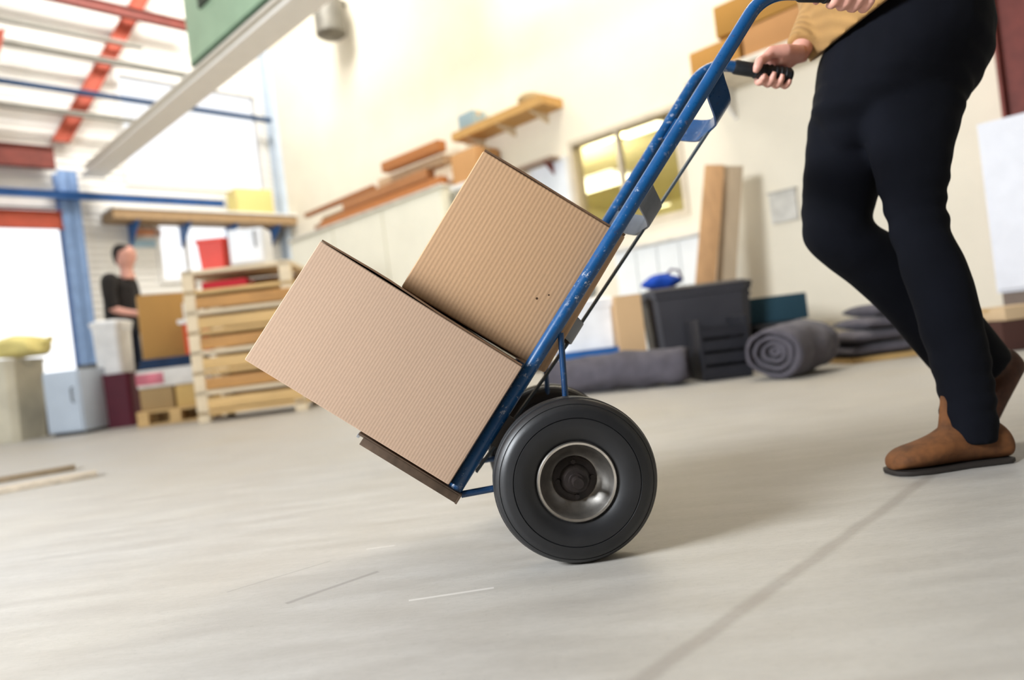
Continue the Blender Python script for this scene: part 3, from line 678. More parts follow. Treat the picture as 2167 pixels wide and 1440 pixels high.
# --- left cluster, by the dock doorway
b_, w_, h_ = base(-55, 78, 762, 6.8); tub('storage_bin', 'large cream bin left of the pale blue cabinet, topped with a yellow sack', b_, w_, .6, h_, .1, 'd9d2bd', lid=None)
def sack(name, label, c, rx, ry, rz_, col, cat='sack', seed=0, ang=0, tie=True):
    r = thing(name, label, cat, c, ang)
    n, k = 28, 14; rs = []
    for i in range(k+1):
        f = i/k; z = -1+2*f; rad = max(.02, (1-abs(z)**3.2))**.5
        rs.append([V((math.copysign(abs(math.cos(a_))**.7, math.cos(a_))*rad*rx, math.copysign(abs(math.sin(a_))**.7, math.sin(a_))*rad*ry, rz_+z*rz_*(1-.0*rad))) for a_ in [2*math.pi*j/n for j in range(n)]])
    m_ = fabric(col, 'sackcloth_'+col, 300, wr=8, var=.15, wstr=.8)
    MB().rings(rs).build('sack_body', m_, r, world=False, smooth=180, fn=lambda p: V((p.x, p.y, p.z))+V((*lump(p, .05*rx/.2, 7, seed).xy, max(-p.z, lump(p, .03, 7, seed).z))))
    if tie: MB().tube([(rx*.8, 0, rz_*1.25), (rx*1.0, .01, rz_*1.5), (rx*1.15, 0, rz_*1.45)], [.04, .02, .035], 10).build('sack_neck', m_, r, world=False)
    return r
b_, w_, h_ = base(-5, 98, 712, 6.8, 759); sack('yellow_sack', 'yellow and white sack slumped on top of the large cream bin', b_, w_/2, .22, h_/2, 'e8d98e', ang=.2)
b_, w_, h_ = base(96, 132, 797, 7.3); tub('waste_bin', 'narrow dark brown bin between the cream bin and the pale blue cabinet', b_, w_, .3, h_, 0, '4a3d2c', lid='2f2a22', handle=False)
b_, w_, h_ = base(134, 212, 782, 6.75); cabinet('floor_cabinet', 'short pale blue cabinet at the foot of the blue column', b_, w_, .4, h_, -.08, 'c3cfdd', doors=1)
b_, w_, h_ = base(208, 240, 768, 7.2); cabinet('file_cabinet', 'dark grey upright box added as the dark side of the pale blue cabinet', b_, w_+.04, .4, h_, -.05, '55534f', doors=1)  # separate box added for the dark side of the pale blue cabinet
b_, w_, h_ = base(240, 304, 786, 7.05); zt = h_; tub('maroon_bin', 'maroon bin on the floor under the white tub', b_, w_, .34, h_, 0, '5a1c2c', lid=None, taper=.94, handle=False)
tub('white_tub', 'tall white plastic tub standing in the maroon bin', b_+UPZ*(zt+.0)-V((.05, 0, .03)), w_*.86, .28, .52, 0, 'e9e8e6', cat='tub', lid='f4f4f4', taper=.94, handle=True)
b_, w_, h_ = base(312, 348, 772, 7.6); tub('black_bin', 'black bin between the maroon bin and the pallet of packs', b_, w_, .2, h_, 0, '201a1c', lid='26201f', handle=False)
# pallet with packs
def pallet(name, label, b, w_, d_, rz, group=None, m_=None):
    r = thing(name, label, 'pallet', b, rz, group); m_ = m_ or M_PINE
    for i in range(3):
        y = -d_/2+.05+i*(d_-.1)/2
        MB().box(-w_/2, w_/2, y-.05, y+.05, 0, .02).build('bottom_board', m_, r, world=False, smooth=0)
        for x in (-w_/2+.05, 0, w_/2-.05): MB().box(x-.05, x+.05, y-.045, y+.045, .02, .1).build('block', m_, r, world=False, smooth=0)
    for x in (-w_/2+.05, 0, w_/2-.05): MB().box(x-.05, x+.05, -d_/2, d_/2, .1, .12).build('stringer', m_, r, world=False, smooth=0)
    n = 6
    for i in range(n):
        y = -d_/2+.045+i*(d_-.09)/(n-1); MB().box(-w_/2, w_/2, y-.04, y+.04, .12, .14).build('deck_board', m_, r, world=False, smooth=0)
    return r
b_, w_, h_ = base(330, 462, 862, 6.75); pallet('wooden_pallet', 'low wooden pallet carrying cartons and packs beside the timber rack', b_, .66, .6, .12)
pb = b_+UPZ*.142
small_carton('packed_carton', 'brownish carton at the left on the low pallet', pb+V((-.165, 0, 0)), .29, .5, .2, .12, 'a5895f')
small_carton('packed_carton', 'yellowish carton at the right on the low pallet', pb+V((.155, .03, 0)), .3, .5, .2, .12, 'c6a466')
z = .142+.202
r = thing('wrapped_bale', 'white and pink wrapped pack lying across the two cartons on the pallet', 'bale', V((b_.x, b_.y, z)), .1)
MB().box(-.33, .33, -.22, .22, 0, .17).build('white_wrap', mat('d9d4cc', .5, var=.08, name='white_film'), r, world=False, bevel=.02)
MB().box(-.333, -.08, -.223, .223, .03, .14).build('pink_band', mat('c96a78', .5, var=.2, name='pink_print'), r, world=False, bevel=.01)
z += .172
r = thing('folded_tarpaulin', 'dark blue folded sheet on top of the white and pink pack', 'tarpaulin', V((b_.x-.02, b_.y, z)), .14)
for k in range(3): MB().box(-.29+.01*k, .27-.012*k, -.2, .2, .032*k, .03+.032*k).build('fold_layer', fabric('2c3f5c', 'blue_sheet', 400, wr=9), r, world=False, bevel=.012)
z += .096
small_carton('large_carton', 'big tan cardboard carton behind which the distant worker stands', V((b_.x-.14, b_.y+.07, z)), .42, .38, .60, .5, 'b58a4e')
r = small_carton('red_carton', 'orange-red box right of the big tan carton', V((b_.x+.28, b_.y-.12, z)), .22, .26, .28, .1, 'cf4f30', flap=True)
r = thing('white_tray', 'shallow white tray lying on the orange-red box', 'tray', V((b_.x+.28, b_.y-.12, z+.283)), .1)
MB().box(-.15, .15, -.13, .13, 0, .012).build('tray_base', M_FRAME, r, world=False, smooth=0)
t_ = MB(); t_.box(-.15, .15, -.13, -.122, .012, .04); t_.box(-.15, .15, .122, .13, .012, .04); t_.box(-.15, -.142, -.122, .122, .012, .04); t_.box(.142, .15, -.122, .122, .012, .04); t_.build('tray_rim', M_FRAME, r, world=False, smooth=0)
r = small_carton('white_box', 'small white box on the shallow tray', V((b_.x+.28, b_.y-.12, z+.297)), .2, .18, .18, 0, 'e4ddd0')
# timber rack
b_, w_, h_ = base(452, 668, 566, 6.35)
rk = thing('timber_rack', 'pale pine slatted rack full of boards behind the lower carton', 'rack', b_, .06)
for sx in (-1, 1):
    for sy in (-1, 1): MB().box(sx*(w_/2-.05)-.05, sx*(w_/2-.05)+.05, sy*.3-.03, sy*.3+.03, 0, h_).build('post', M_PALE, rk, world=False, bevel=.004)
ns = 8
for i in range(ns):
    z0 = .06+i*(h_-.1)/(ns-1)
    sh = MB().box(-w_/2, w_/2, -.33, .33, z0, z0+.035).build('shelf_board', M_PALE if i % 2 else M_PINE, rk, world=False, bevel=.003)
    if i < ns-2: MB().box(-w_/2+.1, w_/2-.02, -.345, -.33, z0+.045, z0+.035+(h_-.1)/(ns-1)*.62).build('front_slat', M_PINE2 if i % 2 else M_PINE, rk, world=False, bevel=.003)
MB().box(-w_/2+.1, w_/2-.1, .3, .32, .05, h_-.05).build('back_panel', M_PINE2, rk, world=False, smooth=0)
rb = b_+UPZ*h_
lay = h_-.04-(h_-.1)/(ns-1)
small_carton('red_box', 'low red box behind the posts on the top open layer of the timber rack', b_+UPZ*(.06+(ns-2)*(h_-.1)/(ns-1)+.036)+V((-.12, -.15, 0)), .38, .24, .07, .06, 'c8303a', tape='e9d9d0')
r = tub('red_crate', 'bright red crate standing on top of the timber rack', rb+V((-.26, 0, 0)), .24, .26, .30, .1, 'e2402c', cat='crate', lid=None, handle=False)
cabinet('white_appliance', 'small white unit beside the red crate on top of the timber rack', rb+V((.06, 0, 0)), .3, .3, .34, .06, 'eef0f4', cat='appliance', side='dfe3ea')
# board and yellow box on the far wall
s0, z0 = on_back(240, 461, .45); s1 = on_back(640, 461, .45)[0]
sh = thing('wall_shelf', 'long timber shelf under the bright window on the far wall', 'shelf', B((s0+s1)/2, z0, .2))
MB().prism([B(s0, z0, .02), B(s1, z0, .02), B(s1, z0, .45), B(s0, z0, .45)], UPZ*.12).build('shelf_board', wood('b3936c', 2, .3, 'shelf_timber'), sh, smooth=0)
MB().prism([B(s0, z0+.125, .0), B(s1, z0+.125, .0), B(s1, z0+.125, .47), B(s0, z0+.125, .47)], UPZ*.03).build('shelf_top', M_FRAME, sh, smooth=0)
for k in range(4):
    sx = s0+(s1-s0)*(k+.5)/4; MB().prism([B(sx, z0, 0), B(sx, z0, .4), B(sx, z0-.3, 0)], WN*.03).build('bracket', M_BSTEEL, sh, smooth=0)
s2, z2 = on_back(528, 432, .22)
small_carton('yellow_box', 'pale yellow box on the far shelf in front of the corner column', B(s2, z0+.157, .25), .55, .34, .36, math.radians(44), 'e3d38a')
for (x, y, lab, c_) in ((312, 492, 'small orange notice on the far siding left of the low window', 'e3a27c'), (302, 516, 'small pale blue notice below the orange one on the far siding', '9db9c9')):
    s_, z_ = on_back(x, y, .01); r = thing('wall_notice', lab, 'notice', B(s_, z_, .01))
    MB().obox(B(s_, z_, .012), WN*.17, WD*.008, UPZ*.05).build('notice_sheet', mat(c_, .6, name='notice_'+c_), r, smooth=0)
    MB().obox(B(s_, z_, .004), WN*.18, WD*.002, UPZ*.06).build('notice_frame', M_FRAME, r, smooth=0)
# distant worker
def worker():
    D = 7.8; g = at(285, ydown(285, D), D); g.z = 0
    r = thing('person', 'distant dark-haired worker in a black top and dark trousers behind the big carton', 'person', g, 0)
    f = V((1, 0, 0)); l = V((0, 1, 0)); H = at(262, 517, D).z
    k = H/1.75; hx = at(262, 540, D).x-g.x
    def P(x, y, z): return g+V((x*k, y*k, z*k))
    bd = MB()
    limb(bd, [(P(hx, 0, 1.40), .075*k), (P(hx, 0, 1.5), .055*k), (P(hx, 0, 1.57), .085*k), (P(hx+.01, 0, 1.66), .095*k), (P(hx, 0, 1.73), .05*k)])
    bd.tube([P(hx+.085, 0, 1.64), P(hx+.115, 0, 1.60), P(hx+.09, 0, 1.59)], [.008, .014, .008], 8)
    for sy in (-1, 1):
        limb(bd, [(P(.02, sy*.19, 1.38), .045*k), (P(.04, sy*.23, 1.12), .04*k), (P(.26, sy*.17, 1.03), .03*k), (P(.34, sy*.14, 1.03), .028*k)])
        for q_ in range(4): bd.tube([P(.33, sy*.14, 1.03), P(.37, sy*.14-.03+.02*q_, 1.04), P(.42, sy*.13-.03+.02*q_, 1.02)], [.014, .011, .008], 8)
        bd.tube([P(.33, sy*.14, 1.05), P(.37, sy*.14-sy*.04, 1.075), P(.40, sy*.14-sy*.045, 1.08)], [.014, .011, .009], 8)
        limb(bd, [(P(0, sy*.1, .95), .075*k), (P(.02, sy*.1, .5), .052*k), (P(-.01, sy*.1, .09), .04*k)])
    limb(bd, [(P(0, 0, .9), .13*k), (P(0, 0, 1.1), .12*k), (P(.01, 0, 1.35), .11*k)])
    bd.build('body', M_SKIN, r, remesh=.012, sm=2, smooth=180)
    hm = MB(); limb(hm, [(P(hx-.05, 0, 1.55), .05*k), (P(hx-.035, 0, 1.64), .088*k), (P(hx-.01, 0, 1.70), .094*k), (P(hx+.0, 0, 1.745), .06*k)]); hm.build('hair', mat('1d1714', .7, name='black_hair'), r, remesh=.012, sm=2, smooth=180)
    tm = MB(); limb(tm, [(P(0, 0, .88), .155*k), (P(0, 0, 1.1), .15*k), (P(.01, 0, 1.33), .15*k), (P(.01, 0, 1.43), .08*k)])
    for sy in (-1, 1): limb(tm, [(P(.01, sy*.12, 1.39), .075*k), (P(.02, sy*.195, 1.37), .072*k), (P(.03, sy*.225, 1.22), .064*k), (P(.05, sy*.23, 1.1), .055*k)])
    tm.build('top', fabric('2a2726', 'black_jersey', 300), r, remesh=.014, sm=3, smooth=180)
    tq = MB(); limb(tq, [(P(0, 0, .96), .15*k), (P(0, 0, .86), .15*k)])
    for sy in (-1, 1): limb(tq, [(P(0, sy*.085, .9), .1*k), (P(.02, sy*.1, .5), .075*k), (P(0, sy*.1, .08), .065*k)])
    tq.build('trousers', fabric('1a1f2e', 'dark_denim', 300), r, remesh=.014, sm=3, smooth=180)
    for sy in (-1, 1): 
        sb = MB(); limb(sb, [(P(-.06, sy*.1, .05), .045*k), (P(.06, sy*.1, .045), .045*k), (P(.17, sy*.1, .035), .032*k)]); sb.build('shoe', M_SOLE, r, remesh=.01, sm=2, smooth=180)
worker()
# planks on the floor at the left edge
for i, (p_, q_, lab) in enumerate((((-60, 1056), (205, 1008), 'pale plank lying on the floor at the left edge, nearer of two'), ((-60, 1032), (160, 994), 'darker plank on the floor at the left edge, farther of two'))):
    a_, c_ = floor_at(*p_), floor_at(*q_); d_ = c_-a_; mid_ = (a_+c_)/2
    r = MB(); r.obox(mid_+UPZ*.012, d_/2, V((-d_.y, d_.x, 0)).normalized()*.045, UPZ*.012)
    tag(r.build('timber_plank', wood(('cfc0ab', '8d7a60')[i], 3, .35, 'old_plank'), bevel=.002, loc=mid_), lab, 'plank', 'planks on the floor at the left')

# --- right wall: cream partition, timber on top, shelves
off = .55
ta, za = on_right(935, 395, off); tb, zb = on_right(610, 492, off)
pr = thing('partition_store', 'cream built-out store cupboard against the cream wall with timber piled on top', 'cupboard', W((ta+tb)/2, 0, off/2))
hp = za
MB().prism([W(ta, .05, .01), W(min(tb, 8.3), .05, .01), W(min(tb, 8.3), hp, .01), W(ta, hp, .01)], WN*(off-.02)).build('cupboard_body', mat('e9e4cf', .7, var=.04, scale=2, name='cream_panel'), pr, smooth=0)
MB().prism([W(ta, 0, .05), W(min(tb, 8.3), 0, .05), W(min(tb, 8.3), .05, .05), W(ta, .05, .05)], WN*(off-.08)).build('plinth', mat('4b4038', .6, name='dark_skirting'), pr, smooth=0)
tw = min(tb, 8.3); nd = 3
for k in range(nd):
    t0 = ta+.03+k*(tw-ta-.06)/nd; t1 = t0+(tw-ta-.06)/nd-.02
    dd_ = MB().prism([W(t0, .08, off-.01), W(t1, .08, off-.01), W(t1, hp-.03, off-.01), W(t0, hp-.03, off-.01)], WN*.02).build('door_panel', mat('ece8d6', .65, var=.03, scale=2, name='cream_door'), pr, smooth=0)
    MB().tube([W(t0+.06, 1.0, off+.005), W(t0+.06, 1.01, off+.045), W(t0+.06, 1.14, off+.045), W(t0+.06, 1.15, off+.005)], .008, 8).build('door_handle', mat('4a5a52', .4, .4, name='dark_green_handle'), dd_)
MB().prism([W(ta-.02, hp, 0), W(tw, hp, 0), W(tw, hp, off+.03), W(ta-.02, hp, off+.03)], UPZ*.03).build('top_board', mat('d8d4c8', .6, name='pale_top'), pr, smooth=0)
rnd = random.Random(3); cols = ['b9743c', 'a5683a', 'c98b50', 'b57a4a', '9c7a56', 'd2b08a']
nm = ['orange-brown board at the bottom of the timber pile, front', 'reddish board at the bottom of the timber pile, middle', 'light orange board at the bottom of the timber pile, back', 'mid-brown board on the second layer of the timber pile', 'greyish board on the second layer of the timber pile, back', 'pale board slung across the top of the timber pile', 'short orange board topmost at the near end of the timber pile', 'thin dark batten at the far end of the timber pile']
spec = [(.1, 2.6, .42, 0, .12, .06), (.5, 3.0, .28, 0, .12, .07), (.2, 2.4, .13, 0, .12, .06), (.35, 2.1, .38, .07, .13, .06), (.9, 2.9, .2, .07, .13, .05), (.15, 1.35, .3, .135, .14, .05), (.08, 1.1, .42, .19, .12, .06), (1.4, 3.1, .40, .13, .06, .03)]
for i, (t0, t1, o_, z_, w2, h2) in enumerate(spec):
    t0 += ta; t1 = min(t1+ta, 8.4); tl = rnd.uniform(-.02, .02)
    a_, c_ = W(t0, hp+.034+z_*2.1+h2*1.0, o_+tl), W(t1, hp+.034+z_*2.1+h2*1.0, o_-tl); d_ = c_-a_
    r = MB(); r.obox((a_+c_)/2, d_/2, WN*(w2/2), UPZ*(h2*1.0)); col = cols[i % 6]
    tag(r.build('timber_board', wood(col, 3, .3, 'board'), bevel=.003, loc=(a_+c_)/2), nm[i], 'board', 'boards piled on the cream cupboard')
# grey cabinet next to it with carton
t0, t1 = on_right(1008, 380, .4)[0], ta-.06
CH = za-.06
gc = thing('tall_cabinet', 'tall grey-beige cabinet between the cream cupboard and the window', 'cabinet', W((t0+t1)/2, 0, .2))
MB().prism([W(t0, .0, .02), W(t1, .0, .02), W(t1, CH, .02), W(t0, CH, .02)], WN*.4).build('cabinet_body', mat('bdb7a8', .6, var=.05, scale=2, name='grey_beige_panel'), gc, smooth=0)
MB().prism([W(t0+.02, .05, .42), W(t1-.02, .05, .42), W(t1-.02, CH-.04, .42), W(t0+.02, CH-.04, .42)], WN*.018).build('door_panel', mat('c6c1b3', .6, var=.04, scale=2, name='grey_beige_door'), gc, smooth=0)
MB().prism([W(t0-.03, CH, .0), W(t1+.02, CH, .0), W(t1+.02, CH, .47), W(t0-.03, CH, .47)], UPZ*.05).build('top_board', M_FRAME, gc, smooth=0)
small_carton('shelf_carton', 'tan cardboard carton on the tall grey-beige cabinet', W((t0+t1)/2, CH+.052, .22), .42, .34, .36, -TH, 'c89663')
def wshelf(name, label, xl, xr, y, dp, th, col, off0=0, edge=None):
    t1 = on_right(xl, y, dp)[0]; t0, z0 = on_right(xr, y, dp)
    return t0, t1
t1, z1 = on_right(955, 286, .32); t0, z0 = on_right(1148, 215, .32); zs = z1*.6+z0*.4
sh = thing('wall_shelf', 'tan wooden shelf high on the cream wall above the upper carton', 'shelf', W((t0+t1)/2, zs, .16))
MB().prism([W(t0, zs-.05, .0), W(t1, zs-.05, .0), W(t1, zs-.05, .32), W(t0, zs-.05, .32)], UPZ*.09).build('shelf_board', wood('c99a58', 2, .2, 'shelf_ochre'), sh, smooth=0)
for f in (.15, .5, .85):
    tt = t0+(t1-t0)*f; MB().prism([W(tt, zs-.05, 0), W(tt, zs-.05, .28), W(tt, zs-.15, 0)], WD*.025).build('bracket', M_PALE, sh, smooth=0)
tq_, _ = on_right(998, 250, .16)
small_carton('grey_blue_box', 'small grey-blue box at the far end of the high wooden shelf', W(tq_, zs+.042, .16), .24, .2, .18, -TH, '93a6ad')
tq_, _ = on_right(1122, 215, .16); sack('rolled_cloth', 'small brownish bundle at the near end of the high wooden shelf', W(tq_, zs+.042, .16), .12, .08, .06, 'a58f6a', cat='bundle', tie=False)
t1, z1 = on_right(1085, 352, .2); t0, z0 = on_right(1165, 335, .2); zs = z0
sh = thing('wall_shelf', 'small greyish shelf with a bracket right of the upper carton', 'shelf', W((t0+t1)/2, zs, .1))
MB().prism([W(t0, zs, 0), W(t1, zs, 0), W(t1, zs, .2), W(t0, zs, .2)], UPZ*.03).build('shelf_board', wood('a18a78', 2, .2, 'shelf_grey'), sh, smooth=0)
MB().prism([W(t0+.1, zs, 0), W(t0+.1, zs, .18), W(t0+.1, zs-.16, 0)], WD*.02).build('bracket', M_BRN, sh, smooth=0)
t1, z1 = on_right(1125, 400, .05); t0, z0 = on_right(1203, 390, .05)
wb = thing('white_board', 'tall pale board on the cream wall between the upper carton and the window', 'board', W((t0+t1)/2, .5, .03))
MB().prism([W(t0, .5, .01), W(t1, .5, .01), W(t1, 2.15, .01), W(t0, 2.15, .01)], WN*.03).build('board_panel', mat('e6eaf0', .5, var=.03, name='cool_white_board'), wb, smooth=0)
t_ = MB()
for (a_, c_, e_, f_) in ((t0, t1, .48, .52), (t0, t1, 2.13, 2.17), (t0-.02, t0+.02, .5, 2.15), (t1-.02, t1+.02, .5, 2.15)): t_.prism([W(a_, e_, .005), W(c_, e_, .005), W(c_, f_, .005), W(a_, f_, .005)], WN*.045)
t_.build('board_frame', M_FRAME, wb, smooth=0)
# low cabinet under the window
t1, _ = on_right(1300, 560, .5); t0, z0 = on_right(1485, 497, .5)
wc = thing('window_cabinet', 'long white low cabinet on the floor under the office window', 'cabinet', W((t0+t1)/2, 0, .25))
MB().prism([W(t0, .06, .02), W(t1, .06, .02), W(t1, z0, .02), W(t0, z0, .02)], WN*.46).build('cabinet_body', mat('eef0ef', .5, var=.03, name='cool_white_panel'), wc, smooth=0)
for k in range(4):
    x0 = t0+.01+k*(t1-t0-.02)/4; x1 = x0+(t1-t0-.02)/4-.012
    MB().prism([W(x0, .1, .48), W(x1, .1, .48), W(x1, z0-.02, .48), W(x0, z0-.02, .48)], WN*.018).build('door_panel', mat('f3f5f4', .45, var=.02, name='white_door'), wc, smooth=0)
MB().prism([W(t0-.02, z0, .0), W(t1+.02, z0, .0), W(t1+.02, z0, .52), W(t0-.02, z0, .52)], UPZ*.03).build('worktop', mat('d8d4cc', .5, name='pale_worktop'), wc, smooth=0)
# tall leaning timber panel + carton
D = 5.25; bb = at(1478, ydown(1478, D), D); bb.z = 0; tt = at(1512, 350, 5.55)
r = thing('leaning_plank', 'tall light brown plank leaning on the cream wall right of the window', 'plank', bb)
MB().obox((bb+tt)/2, (tt-bb)/2, (RV*.075+FW*.0), ((tt-bb).normalized().cross(RV))*.012).build('plank_board', wood('cfa172', 2, .25, 'leaning_plank', axis=2), r, bevel=.003)
bb2 = at(1525, ydown(1525, 5.35), 5.35); bb2.z = 0; tt2 = at(1552, 352, 5.6)  # board added in beige for the tall plank's shadow on the wall
r = thing('plank_shadow_board', 'grey-beige board standing for the shadow just right of the tall plank', 'board', bb2)
MB().obox((bb2+tt2)/2, (tt2-bb2)/2, RV*.075, ((tt2-bb2).normalized().cross(RV))*.01).build('board_panel', wood('c3ae92', 2, .15, 'plank_shadow_wood', axis=2), r, bevel=.003)
t0, z0 = on_right(1682, 407, .03); t1, z1 = on_right(1632, 466, .03)
r = thing('wall_panel', 'pale grey square panel on the cream wall behind the bent knee', 'notice', W((t0+t1)/2, z1, .01))
MB().prism([W(t0, 1.06, .005), W(t1, 1.06, .005), W(t1, 1.30, .005), W(t0, 1.30, .005)], WN*.02).build('panel_sheet', mat('d3cfc6', .6, name='grey_sheet'), r, bevel=.002)
MB().prism([W(t0-.01, 1.30, .005), W(t1+.01, 1.30, .005), W(t1+.01, 1.315, .005), W(t0-.01, 1.315, .005)], WN*.03).build('panel_rail', mat('b9b4aa', .5, name='panel_edge'), r, smooth=0)
# shelf with big cartons, upper right
t1, z1 = on_right(1440, 132, .5); t0, z0 = on_right(1800, 60, .5); zs = on_right(1560, 118, .5)[1]-.03
sh = thing('wall_shelf', 'white shelf of brown cartons on the cream wall behind the handles', 'shelf', W((t0+t1)/2, zs, .25))
MB().prism([W(t0, zs-.04, 0), W(t1, zs-.04, 0), W(t1, zs-.04, .5), W(t0, zs-.04, .5)], UPZ*.04).build('shelf_board', mat('e9dfce', .5, name='pale_shelf'), sh, smooth=0)
for f in (.15, .85):
    tt_ = t0+(t1-t0)*f; MB().prism([W(tt_, zs-.04, 0), W(tt_, zs-.04, .42), W(tt_, zs-.3, 0)], WD*.03).build('bracket', M_FRAME, sh, smooth=0)
for (px_, w2, h2, lab, col, dz) in ((1505, .42, .20, 'low ochre carton at the far end of the white shelf', 'c08c48', 0), (1640, .5, .22, 'low brown carton in the middle of the white shelf', 'bd8a58', 0)):
    tt_ = on_right(px_, 90, .5)[0]; small_carton('shelf_carton', lab, W(tt_, zs, .27), w2, .4, h2, -TH, col)
tt_ = on_right(1600, 60, .5)[0]; small_carton('shelf_carton', 'wide brown carton stacked topmost on the white shelf', W(tt_, zs+.23, .27), .66, .4, .24, -TH+.03, 'b5843f')
# --- right group on the floor
b_, w_, h_ = base(1372, 1598, 612, 4.75); tub('grey_storage_tub', 'large dark grey lidded tub on the floor left of the teal box', b_, w_*.92, .42, h_, -.05, '39383d', cat='tub', lid='36353a', taper=.9)
tz = h_
bl = thing('blue_bag', 'crumpled bright blue bag on top of the large dark grey tub', 'bag', b_+V((-.20, -.02, tz+.032)))
n = 24; rs = []
for i in range(10):
    f = i/9; z = f*.10; rad = math.sin(math.pi*(.12+.84*f))**.6
    rs.append([V((.13*rad*math.cos(a_), .09*rad*math.sin(a_), z)) for a_ in [2*math.pi*j/n for j in range(n)]])
MB().rings(rs).build('bag_body', fabric('1c47a8', 'blue_bag', 300, wr=20), bl, world=False, smooth=180, fn=lambda p: V((p.x, p.y, p.z))+V((*lump(p, .03, 18).xy, 0)))
MB().tube([(.04, -.02, .09), (.07, -.03, .12), (.12, -.02, .11), (.14, 0, .05)], .008, 8).build('bag_strap', fabric('4a2a5a', 'purple_strap', 300), bl, world=False)
b_, w_, h_ = base(1478, 1572, 672, 4.3)
cr = thing('black_crate', 'black slatted crate in front of the dark grey tub', 'crate', b_, 0)
M_BLK = mat('222228', .5, var=.1, name='black_plastic')
for sx in (-1, 1): MB().box(sx*w_/2-.01, sx*w_/2+.01, -.17, .17, 0, h_).build('end_panel', M_BLK, cr, world=False, bevel=.004)
for k in range(4):
    z0 = .02+k*(h_-.05)/4; 
    MB().box(-w_/2+.01, w_/2-.01, -.17, -.155, z0, z0+(h_-.05)/4*.75).build('front_slat', M_BLK, cr, world=False, smooth=0); MB().box(-w_/2+.01, w_/2-.01, .155, .17, z0, z0+(h_-.05)/4*.75).build('back_slat', M_BLK, cr, world=False, smooth=0)
MB().box(-w_/2+.01, w_/2-.01, -.155, .155, 0, .015).build('crate_floor', M_BLK, cr, world=False, smooth=0)
b_, w_, h_ = base(1578, 1702, 690, 4.9); tub('dark_trunk', 'dark low trunk under the teal box', b_, w_*.95, .4, h_, 0, '2b2c31', cat='trunk', lid='2b2c31', taper=.97, handle=False)
b3, w3, h3 = base(1584, 1705, 628, 4.9, 690); small_carton('teal_box', 'dark teal box on the low trunk beside the dark grey tub', b_+UPZ*(h_+.032), w3, .34, h3-.03, .03, '2c4a58', tape='22343d')
# white box on a blue dolly
D = 4.75; b_, w_, h_ = base(1190, 1338, 737, D)
dl = thing('blue_dolly', 'low blue dolly with black casters carrying the white crate', 'dolly', b_)
t_ = MB(); zt = h_; t_.box(-w_/2, w_/2, -.24, -.2, zt-.05, zt); t_.box(-w_/2, w_/2, .2, .24, zt-.05, zt); t_.box(-w_/2, -w_/2+.04, -.2, .2, zt-.05, zt); t_.box(w_/2-.04, w_/2, -.2, .2, zt-.05, zt)
t_.build('dolly_frame', M_BSTEEL, dl, world=False, smooth=0)
MB().box(-w_/2+.04, w_/2-.04, -.2, .2, zt-.03, zt-.01).build('deck', M_BSTEEL, dl, world=False, smooth=0)
for sx in (-1, 1):
    for sy in (-1, 1):
        cw = MB().lathe([(0, -.015), (.045, -.015), (.045, .015), (0, .015)], (sx*w_*.4, sy*.17, .045), (0, 1, 0), 24, closed=False).build('caster_wheel', M_RUBBER, dl, world=False)
        MB().box(sx*w_*.4-.012, sx*w_*.4+.012, sy*.17-.022, sy*.17+.022, .05, zt-.05).build('caster_fork', M_STRAP, dl, world=False, smooth=0)
b2_, w2_, h2_ = base(1212, 1330, 640, D, 735); tub('white_crate', 'bright white crate sitting on the blue dolly', b_+V((-.03, 0, zt+.001)), w_*.8, .38, .30, 0, 'f4f4f6', cat='crate', lid='f0f0f2', taper=.96, handle=False)
b4, w4, h4 = base(1322, 1378, 622, 4.48); r = thing('cardboard_sheet', 'upright tan cardboard sheet between the white crate and the dark grey tub', 'cardboard', b4, .06)
MB().box(-w4/2, w4/2, -.008, .008, 0, h4).build('sheet', cardboard('d9b488', .01, .3, 'pale_card'), r, world=False, smooth=0)
MB().box(-w4/2, -w4/2+.012, .008, .1, 0, h4).build('folded_edge', cardboard('d9b488', .01, .3, 'pale_card'), r, world=False, smooth=0)
sack('grey_bag', 'small pale grey bag on the lid of the white crate', b_+V((-.05, .03, zt+.34)), .13, .1, .05, 'a9aca8', cat='bag', tie=False, seed=4)
